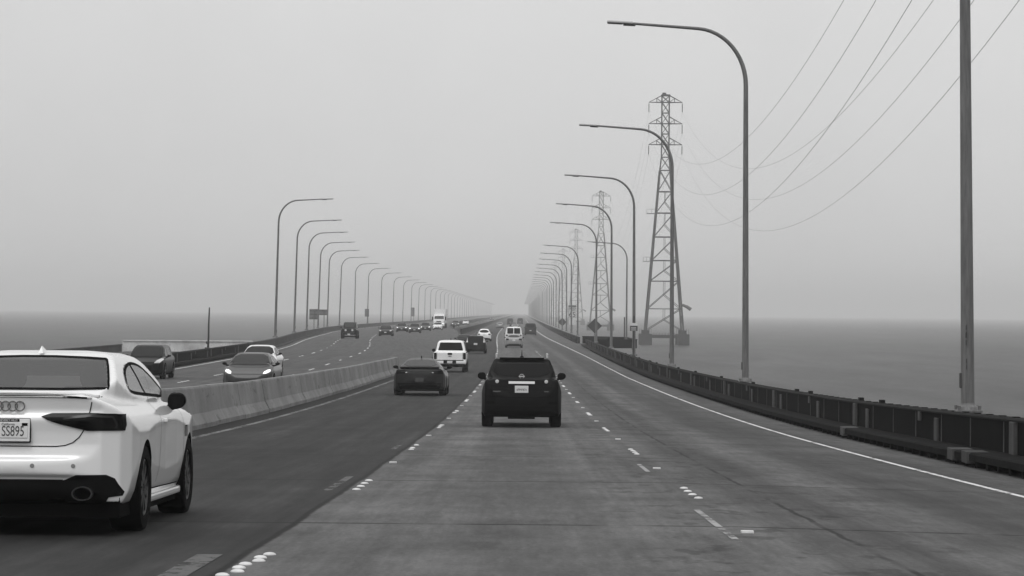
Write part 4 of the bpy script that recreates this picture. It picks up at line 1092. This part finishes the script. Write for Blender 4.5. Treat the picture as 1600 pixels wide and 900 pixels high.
mb = MB(); mb.bbox(-.50,.50,.33,.62,1.520,1.556,.016); mb.build('roof_spoiler', M['black'], suv)
mb = MB(); mb.tube([(0,.72,1.56),(0,.66,1.72)], [.014,.006], 6); mb.lathe([(.05,1.555),(.03,1.585),(.002,1.59)], 'z', 10, (0,.73,0)); mb.build('roof_aerial', M['plastic'], suv)
add_patches(suv, body, 'bumper_cladding', M['plastic'], [('rear', [(-.80,.48),(.80,.48),(.74,.27),(-.74,.27)])], .008, 5, .06)
std_wheels(suv, S, 'rim', .24, 32, 7, .012)
mb = MB(); mb.tube([(-.3,.6,.27),(.3,.6,.27)], .09, 8); mb.build('muffler', M['plastic'], suv)
tag(suv, 'black crossover with chrome tailgate bar and roof rails, directly ahead in our lane', 'car')
park(suv, .02, 59.5)

# ---- dark fastback with spoiler, left lane -----------------------------------------
S = sedan_spec(L=4.85, W=1.90, H=1.34, paint='dark', voxel=.03, hood=.92, deck=.98, rear_glass=(.55,1.7), front_glass=(2.55,3.5), clear=.17, tyre=.345, roofw=.44)
S['low_front'] = [(0,.17),(.86,.17),(.94,.34),(.95,.58),(.93,.70),(.87,.84),(.79,.95),(.72,.99),(0,1.02)]
S['gh_front'] = [(0,.7),(.80,.8),(.74,.99),(.58,1.20),(.50,1.28),(.36,1.325),(.15,1.34),(0,1.342)]
fast, body = start_vehicle('fastback_coupe', S); setlen(fast, 4.85)
add_patches(fast, body, 'rear_window', M['glass'], [('rear', smooth_poly([(-.64,1.035),(.64,1.035),(.46,1.275),(-.46,1.275)],1))], .006, 6)
side_glass(fast, body, [smooth_poly([(1.1,1.08),(1.6,1.24),(2.4,1.26),(3.2,.99),(1.3,1.0)],1)])
add_patches(fast, body, 'windshield', M['glass'], [('front', [(-.66,.98),(.66,.98),(.5,1.26),(-.5,1.26)])], .006, 5)
mb = MB(); mb.bbox(-.70,.70,.03,.24,.985,1.03,.018); mb.build('rear_spoiler', M['black'], fast)
for f in (1,-1):
    t = add_patches(fast, body, 'taillight', M['lens'], [('rear', [(f*x,z) for x,z in [(.42,.80),(.44,.90),(.80,.92),(.86,.86),(.82,.78)]])], .008, 5, .05)[0]
    mb = MB(); body.strip(mb, 'rear', [(f*.44,.835),(f*.50,.825)], .03, .014); mb.build('reversing_lens', M['lens_clear'], t)
    mirror_part(fast, f*.80, 2.95, .99, .20, .13, .12, 'black', 'glass')
p = plate(fast, body.hit('rear',(0,.58))[0].y-.02, .57, .30, .15); p.data.materials[0] = M['lens_grey']
add_patches(fast, body, 'bumper_insert', M['plastic'], [('rear', [(-.80,.46),(.80,.46),(.70,.24),(-.70,.24)])], .006, 5, .06)
mb = MB(); mb.tube([(0,1.9,1.33),(0,1.86,1.41)], .02, 6); mb.build('roof_aerial', M['gap'], fast)
std_wheels(fast, S, 'rim', .27, 24, 5, .005)
tag(fast, 'dark grey low coupe with a raised rear spoiler, left lane', 'car')
park(fast, -3.62, 96)

# ---- white pickup --------------------------------------------------------------------
w = .96
S = dict(L=5.4, W=1.92, H=1.83, paint='white', voxel=.035, smooth=3, tyre=.39, arches=[(1.15,.47),(4.4,.47)], under=.5,
    low_side=[(.5,.42),(.05,.45),(.0,.55),(.0,1.12),(.03,1.17),(1.6,1.17),(3.6,1.17),(4.9,1.10),(5.3,1.0),(5.4,.75),(5.38,.45),(5.2,.38)],
    low_plan=[(0,0),(w*.82,.0),(w*.93,.03),(w,.2),(w,4.6),(w*.94,5.0),(w*.8,5.3),(w*.4,5.4),(0,5.4)],
    low_front=[(0,.4),(w*.92,.4),(w*.98,.55),(w,.8),(w*.98,1.05),(w*.93,1.17),(0,1.2)],
    gh_side=[(1.62,1.0),(1.66,1.2),(1.78,1.72),(1.9,1.80),(2.4,1.83),(3.0,1.83),(3.3,1.78),(4.0,1.16),(4.0,1.0)],
    gh_plan=[(0,1.6),(w*.82,1.62),(w*.88,1.8),(w*.88,3.0),(w*.82,3.8),(w*.5,4.0),(0,4.05)],
    gh_front=[(0,.9),(w*.93,1.0),(w*.90,1.18),(w*.78,1.68),(w*.68,1.79),(w*.4,1.83),(0,1.835)],
    cuts=[([(.10,.75),(.10,2.0),(1.55,2.0),(1.55,.75)],'x',-.76,.76)])
pick, body = start_vehicle('pickup_truck', S); setlen(pick, 5.4)
add_patches(pick, body, 'rear_window', M['glass'], [('rear', smooth_poly([(-.70,1.23),(.70,1.23),(.71,1.27),(.61,1.66),(.57,1.69),(-.57,1.69),(-.61,1.66),(-.71,1.27)],0))], .006, 5)
side_glass(pick, body, [smooth_poly([(1.8,1.22),(1.88,1.68),(2.5,1.72),(2.5,1.22)],1), smooth_poly([(2.6,1.22),(2.6,1.72),(3.1,1.70),(3.65,1.22)],1)])
add_patches(pick, body, 'windshield', M['glass'], [('front', [(-.7,1.24),(.7,1.24),(.58,1.72),(-.58,1.72)])], .006, 5)
for f in (1,-1):
    add_patches(pick, body, 'taillight', M['lens'], [('rear', rect(min(f*.76,f*.90),max(f*.76,f*.90),.74,1.12,.03))], .010, 4)
    mirror_part(pick, f*.84, 3.35, 1.22, .20, .22, .12, 'plastic', 'glass')
    add_patches(pick, body, 'headlight', M['lens_clear'], [('front', rect(min(f*.5,f*.85),max(f*.5,f*.85),.9,1.05,.03))], .010, 4)
t = add_patches(pick, body, 'tailgate_handle', M['plastic'], [('rear', rect(-.13,.13,1.0,1.11,.02))], .012, 3)
mb = MB(); l = body.hit('rear',(0,.93))[0]; mb.box(-.10,.10,l.y-.02,l.y+.01,.915,.94); mb.box(-.03,.03,l.y-.022,l.y+.01,.905,.95); mb.build('badge', M['lens_grey'], pick)
mb = MB(); body.strip(mb, 'rear', [(-.74,1.14),(-.74,.70),(.74,.70),(.74,1.14)], .02, .005); mb.build('tailgate_gap', M['gap'], pick)
mb = MB(); mb.bbox(-.92,.92,-.10,.06,.50,.66,.03); b_ = mb.build('rear_bumper', M['white'], pick)
mb = MB(); mb.bbox(-.36,.36,-.11,-.02,.51,.669,.01); mb.build('step_pad', M['plastic'], b_)
p = plate(pick, -.13, .59, .30, .14)
add_patches(pick, body, 'tailgate_trim', M['plastic'], [('rear', rect(-.78,.78,.655,.70,.01))], .010, 3)
mb = MB(); mb.box(-.70,.70,.2,4.9,.36,.46); mb.tube([(-.75,1.15,.39),(.75,1.15,.39)], .09, 8); mb.lathe([(.16,-.12),(.16,.12)],'x',12,(0,1.15,.39)); mb.build('chassis', M['liner'], pick)
mb = MB(); mb.tube([(0,2.0,1.83),(0,1.96,1.95)], .02, 6); mb.build('roof_aerial', M['gap'], pick)
std_wheels(pick, S, 'rim', .27, 24, 6, .0)
tag(pick, 'white pickup truck with dark tailgate handle, left lane beyond the dark coupe', 'pickup truck')
park(pick, -4.05, 153)

# ---- simpler traffic farther off ------------------------------------------------------
def simple(name, S, cat='car', rear=True, lights_on=False, glasscut=True, lamp=None, mirrors=True, tailw='lens', platez=.8, high_tail=False, windows2=False, face=True):
    root, body = start_vehicle(name, S); L, W, H = S['L'], S['W'], S['H']; w = W/2; setlen(root, L)
    belt = S['belt_z']; rx = S.get('roof_x', .6)*w
    z1 = H-.13
    if windows2:
        for f in (1,-1): add_patches(root, body, 'rear_window', M['glass'], [('rear', rect(min(f*.05,f*(rx*.98)),max(f*.05,f*(rx*.98)),belt+.06,z1,.04))], .012, 4)
    else:
        add_patches(root, body, 'rear_window', M['glass'], [('rear', smooth_poly([(-w*.70,belt+.07),(w*.70,belt+.07),(rx*.9,z1),(-rx*.9,z1)],1))], .012, 4)
    add_patches(root, body, 'windshield', M['glass'], [('front', smooth_poly([(-w*.80,belt-.0),(0,belt-.02),(w*.80,belt-.0),(w*.78,belt+.05),(rx*1.0,z1+.05),(0,z1+.065),(-rx*1.0,z1+.05),(-w*.78,belt+.05)],1))], .012, 5)
    a, b = S.get('side_y', (.9, L*.68)); m = (a+b)/2
    side_glass(root, body, [[(a,belt+.04),(a+.25,z1-.02),(m-.05,z1),(m-.05,belt+.02)],[(m+.05,belt+.02),(m+.05,z1),(b-.65,z1-.03),(b,belt)]], .012)
    for f in (1,-1):
        if high_tail: pt = [(.70,belt-.05),(.74,z1-.02),(.80,z1-.08),(.86,belt-.05)]
        else: pt = [(.56,belt-.22),(.58,belt-.06),(.84,belt-.05),(.90,belt-.12),(.88,belt-.22)]
        add_patches(root, body, 'taillight', M[tailw], [('rear', [(f*x*w,z) for x,z in pt])], .012, 3)
        hz_ = S.get('head_z', .70)
        add_patches(root, body, 'headlight', M['lit' if lights_on else 'lens_clear'], [('front', [(f*x*w,z) for x,z in (lamp or [(.58,hz_-.05),(.62,hz_+.06),(.86,hz_+.12),(.90,hz_+.02),(.80,hz_-.06)])])], .012, 3)
        if mirrors: mirror_part(root, f*w*.86, b-.25, belt+.03, .17, .13, .12, 'black', 'glass')
    if face: add_patches(root, body, 'grille', M['plastic'], [('front', rect(-w*.45,w*.45,.48,.64,.05))], .010, 3)
    add_patches(root, body, 'lower_intake', M['plastic'], [('front', rect(-w*.75,w*.75,.26,.42,.04))], .010, 3)
    plate(root, body.hit('rear',(0,platez))[0].y-.02, platez, .30, .15)
    if face: plate(root, body.hit('front',(0,.52))[0].y+.02, .50, .30, .13)
    add_patches(root, body, 'rear_valance', M['plastic'], [('rear', rect(-w*.8,w*.8,.26,.42,.04))], .010, 3)
    std_wheels(root, S, 'rim', .23, 18, 5, .01)
    mb = MB(); mb.box(-w*.8,w*.8,.4,L-.4,.16,.30); mb.build('underbody', M['liner'], root)
    return root, body

S = hatch_spec(L=4.45, W=1.80, H=1.50, paint='black', belt=.98, rear_top=.25, front_glass=(2.2,3.5)); S['belt_z'] = .98
o, b_ = simple('hatchback', S, tailw='lens_clear', high_tail=True); tag(o, 'black hatchback with tall pale tail lights, left lane beyond the pickup', 'car'); park(o, -4.0, 236, scale=1.05)
S = sedan_spec(paint='black', H=1.46); S['belt_z'] = 1.03; S['side_y'] = (1.2,3.3)
dsed, b_ = simple('dark_sedan', S); tag(dsed, 'dark sedan mostly hidden behind the black hatchback, near the median side', 'car'); park(dsed, -5.55, 262)
S = hatch_spec(L=4.7, W=1.85, H=1.58, paint='white', belt=1.0, rear_top=.55, front_glass=(2.4,3.4), roofw=.5); S['belt_z'] = 1.02; S['roof_x'] = .55
o, b_ = simple('white_crossover', S, high_tail=False); tag(o, 'white crossover with a rounded dark rear window, left lane', 'car'); park(o, -4.75, 345)
S = sedan_spec(paint='silver', H=1.44); S['belt_z'] = 1.03; S['side_y'] = (1.2,3.3)
ssed, b_ = simple('grey_sedan', S); tag(ssed, 'light grey sedan just behind the white van, our lane ahead', 'car'); park(ssed, -.75, 278)
w = 1.0
def van_spec(paint):
    return dict(L=5.2, W=2.0, H=2.05, paint=paint, voxel=.05, smooth=2, tyre=.36, arches=[(1.1,.42),(4.2,.42)], belt_z=1.22, roof_x=.74, side_y=(.7,3.9), head_z=.85,
        low_side=[(.2,.3),(.0,.42),(.0,1.2),(.05,1.95),(.15,2.03),(.4,2.05),(3.2,2.05),(3.5,1.98),(4.2,1.25),(5.0,1.05),(5.18,.8),(5.2,.5),(5.0,.3)],
        low_plan=[(0,0),(w*.85,.0),(w*.97,.06),(w,.3),(w,4.2),(w*.92,4.8),(w*.7,5.15),(0,5.2)],
        low_front=[(0,.3),(w*.92,.3),(w*.98,.5),(w,.9),(w*.98,1.2),(w*.84,1.9),(w*.74,2.02),(w*.4,2.05),(0,2.06)])
o, b_ = simple('white_van', van_spec('white'), windows2=True); tag(o, 'white van with two square rear windows, ahead in our lane', 'van'); park(o, -.85, 305)
o, b_ = simple('black_van', van_spec('dark')); tag(o, 'dark boxy van in the right lane near the far railing', 'van'); park(o, 1.55, 452)
S = sedan_spec(paint='silver', H=1.5, W=1.85); S['belt_z'] = 1.03; S['side_y'] = (1.2,3.3)
c = copy_tree(ssed); tag(c, 'pale sedan far ahead beside the median railing, left lane', 'car'); park(c, -5.1, 640)
c = copy_tree(dsed); tag(c, 'dark car far ahead in our lane, seen over the white van, left one', 'car'); park(c, -1.9, 640)
c = copy_tree(ssed); tag(c, 'grey car far ahead in our lane, seen over the white van, right one', 'car'); park(c, -1.3, 560)
vb = [o_ for o_ in sc.objects if o_.name == 'black_van'][0]
for x, d, lab in ((-.4, 900, 'faint tall van far ahead near the vanishing point, right lane'), (-3.6, 860, 'faint tall van far ahead near the vanishing point, middle lane')):
    c = copy_tree(vb); tag(c, lab, 'van'); park(c, x, d)

# oncoming traffic
S = sedan_spec(L=4.7, W=1.86, H=1.44, paint='midgrey', voxel=.03, hood=.93, deck=1.05, rear_glass=(.5,1.6), front_glass=(2.6,3.75), nose=.68, roofw=.58); S['belt_z'] = 1.0; S['side_y'] = (1.0,3.35); S['head_z'] = .70
o, b_ = simple('grey_sedan', S, lights_on=True, face=False, lamp=[(.62,.68),(.64,.75),(.76,.82),(.87,.83),(.88,.76),(.74,.69)])
tag(o, 'grey sedan with both headlights lit, oncoming just over the concrete median', 'car'); park(o, -9.9, 97, True)
mgs = o
S = sedan_spec(L=4.8, W=1.84, H=1.47, paint='white'); S['belt_z'] = 1.03; S['side_y'] = (1.2,3.3)
wsed, b_ = simple('white_sedan', S); tag(wsed, 'white sedan following right behind the grey oncoming sedan', 'car'); park(wsed, -12.5, 127, True)
S = hatch_spec(L=4.5, W=1.80, H=1.52, paint='black', voxel=.035, belt=1.0, hood=.95, front_glass=(2.4,3.45), nose=.78); S['belt_z'] = 1.0; S['head_z'] = .78
hsuv, b_ = simple('dark_hatchback', S, lamp=[(.55,.72),(.62,.84),(.88,.96),(.94,.86),(.80,.72)]); tag(hsuv, 'dark hatchback, oncoming, beside the pale turnout wall', 'car'); park(hsuv, -16.75, 119, True)
# boxy off-roader
w = .93
S = dict(L=4.2, W=1.87, H=1.84, paint='black', voxel=.04, smooth=2, tyre=.40, arches=[(.9,.48),(3.4,.48)], under=.55, belt_z=1.20, roof_x=.72, side_y=(.5,2.9), head_z=.95,
    low_side=[(.1,.5),(.0,.6),(.0,1.2),(2.7,1.2),(3.95,1.12),(4.0,1.05),(4.0,.66),(4.2,.64),(4.2,.46),(3.9,.42)],
    low_plan=[(0,0),(w*.8,0),(w*.84,.1),(w*.84,.5),(w,.55),(w,1.35),(w*.86,1.5),(w*.86,2.9),(w,3.0),(w,3.9),(w*.78,4.0),(w*.7,4.2),(0,4.2)],
    low_front=[(0,.42),(w*.9,.45),(w*.98,.75),(w*.96,.95),(w*.84,1.0),(w*.80,1.2),(0,1.22)],
    gh_side=[(0,1.0),(.02,1.22),(.10,1.80),(.3,1.84),(2.2,1.84),(2.35,1.80),(2.75,1.21),(2.8,1.0)],
    gh_plan=[(0,0),(w*.8,.02),(w*.8,2.2),(w*.76,2.7),(0,2.8)], gh_front=[(0,1),(w*.80,1.1),(w*.80,1.22),(w*.72,1.76),(w*.66,1.83),(0,1.845)])
o, b_ = simple('off_roader', S, lamp=[(.40+.13*math.cos(a),.95+.12*math.sin(a)) for a in [2*math.pi*q/12 for q in range(12)]])
tag(o, 'black boxy off-road car with round headlamps, oncoming in the outer lane', 'car'); park(o, -20.0, 312, True, 1.04)
dd = copy_tree(dsed); tag(dd, 'dark sedan with unlit headlamps, oncoming, right of the off-road car', 'car'); park(dd, -17.8, 352, True)
S = sedan_spec(paint='dark', H=1.50, W=1.86); S['belt_z'] = 1.03; S['side_y'] = (1.2,3.3)
lit, b_ = simple('dark_sedan', S, lights_on=True, lamp=[(.62,.62),(.62,.76),(.86,.78),(.88,.64)])
for i, (px, d, lab) in enumerate(((628, 440, 'dark oncoming car with lit headlights, leftmost of three close together'), (648, 415, 'dark oncoming car with lit headlights, middle and nearest of three close together'),
                                  (665, 470, 'dark oncoming car with lit headlights, rightmost of three close together'), (712, 660, 'dark oncoming car with lit headlights, right of the white truck'))):
    c = lit if i == 0 else copy_tree(lit); tag(c, lab, 'car'); park(c, (px-815)*d/F, d, True)
c = copy_tree(wsed); tag(c, 'white car in front of the white semi truck, oncoming', 'car'); park(c, (684-815)*500/F, 500, True)
c = copy_tree(wsed); tag(c, 'white oncoming car far off, right of the lit pair of headlights', 'car'); park(c, (728-815)*760/F, 760, True)
c = copy_tree(lit); tag(c, 'faint oncoming car with headlights, farthest along the oncoming bridge', 'car'); park(c, (769-815)*1350/F, 1350, True)
# semi truck
semi = empty('semi_truck'); setlen(semi, 17)
w = 1.25
S = dict(L=6.5, W=2.5, H=3.1, paint='chip', voxel=.07, smooth=2, tyre=.5, arches=[(5.3,.6)], under=.6,
    low_side=[(0,.6),(0,3.0),(2.8,3.05),(3.3,2.9),(3.9,1.95),(5.9,1.75),(6.3,1.6),(6.45,1.0),(6.5,.45),(5.8,.4)],
    low_plan=[(0,0),(w*.9,0),(w*.92,3.8),(w*.86,4.2),(w*.9,4.6),(w*.96,6.0),(w*.8,6.4),(0,6.5)],
    low_front=[(0,.4),(w*.95,.4),(w,.8),(w*.92,1.9),(w*.88,2.9),(w*.7,3.08),(0,3.1)])
cabm, cb_ = make_body(S); cabo = link('cab', cabm, semi); cabo.location = (0,10.5,0)
for nm, mtl, poly in (('windshield','glass',[(-1.0,1.98),(1.0,1.98),(.95,2.6),(-.95,2.6)]),('grille','plastic',rect(-.5,.5,.8,1.55,.08)),('bumper_slot','plastic',rect(-.9,.9,.45,.6,.03))):
    mb = MB(); cb_.patch(mb, 'front', poly, .02, 4, .1); o_ = mb.build(nm, M[mtl], cabo, smooth=True)
for f in (1,-1):
    mb = MB(); cb_.patch(mb, 'front', rect(min(f*.72,f*1.08),max(f*.72,f*1.08),.85,1.15,.05), .02, 3, .1); mb.build('headlight', M['lit' if f < 0 else 'lens_clear'], cabo)
    mb = MB(); mb.bbox(min(f*1.2,f*1.5),max(f*1.2,f*1.5),4.35,4.45,1.7,2.45,.02); mb.tube([(f*1.0,4.3,1.75),(f*1.3,4.4,1.75)],.03,6); mb.build('mirror', M['plastic'], cabo)
    wheel_parts(semi, f*1.22, 15.8, .5, .3, M['rim_silver'], 6, 18)
    for yy in (11.2, 12.4, 1.5, 2.7): wheel_parts(semi, f*1.25, yy, .5, .55, M['rim_silver'], 6, 18)
mb = MB(); mb.bbox(-1.28,1.28,0,12.0,1.15,4.05,.04); t_ = mb.build('trailer', M['chip'], semi)
mb = MB(); mb.box(-.5,.5,.3,15.5,.75,1.14); mb.build('chassis', M['liner'], semi)
tag(semi, 'tall white semi truck oncoming at the far end of the left row', 'truck')
park(semi, (686-815)*560/F, 560, True, 1.0)
for o in sc.objects:
    if 'length' in o: del o['length']
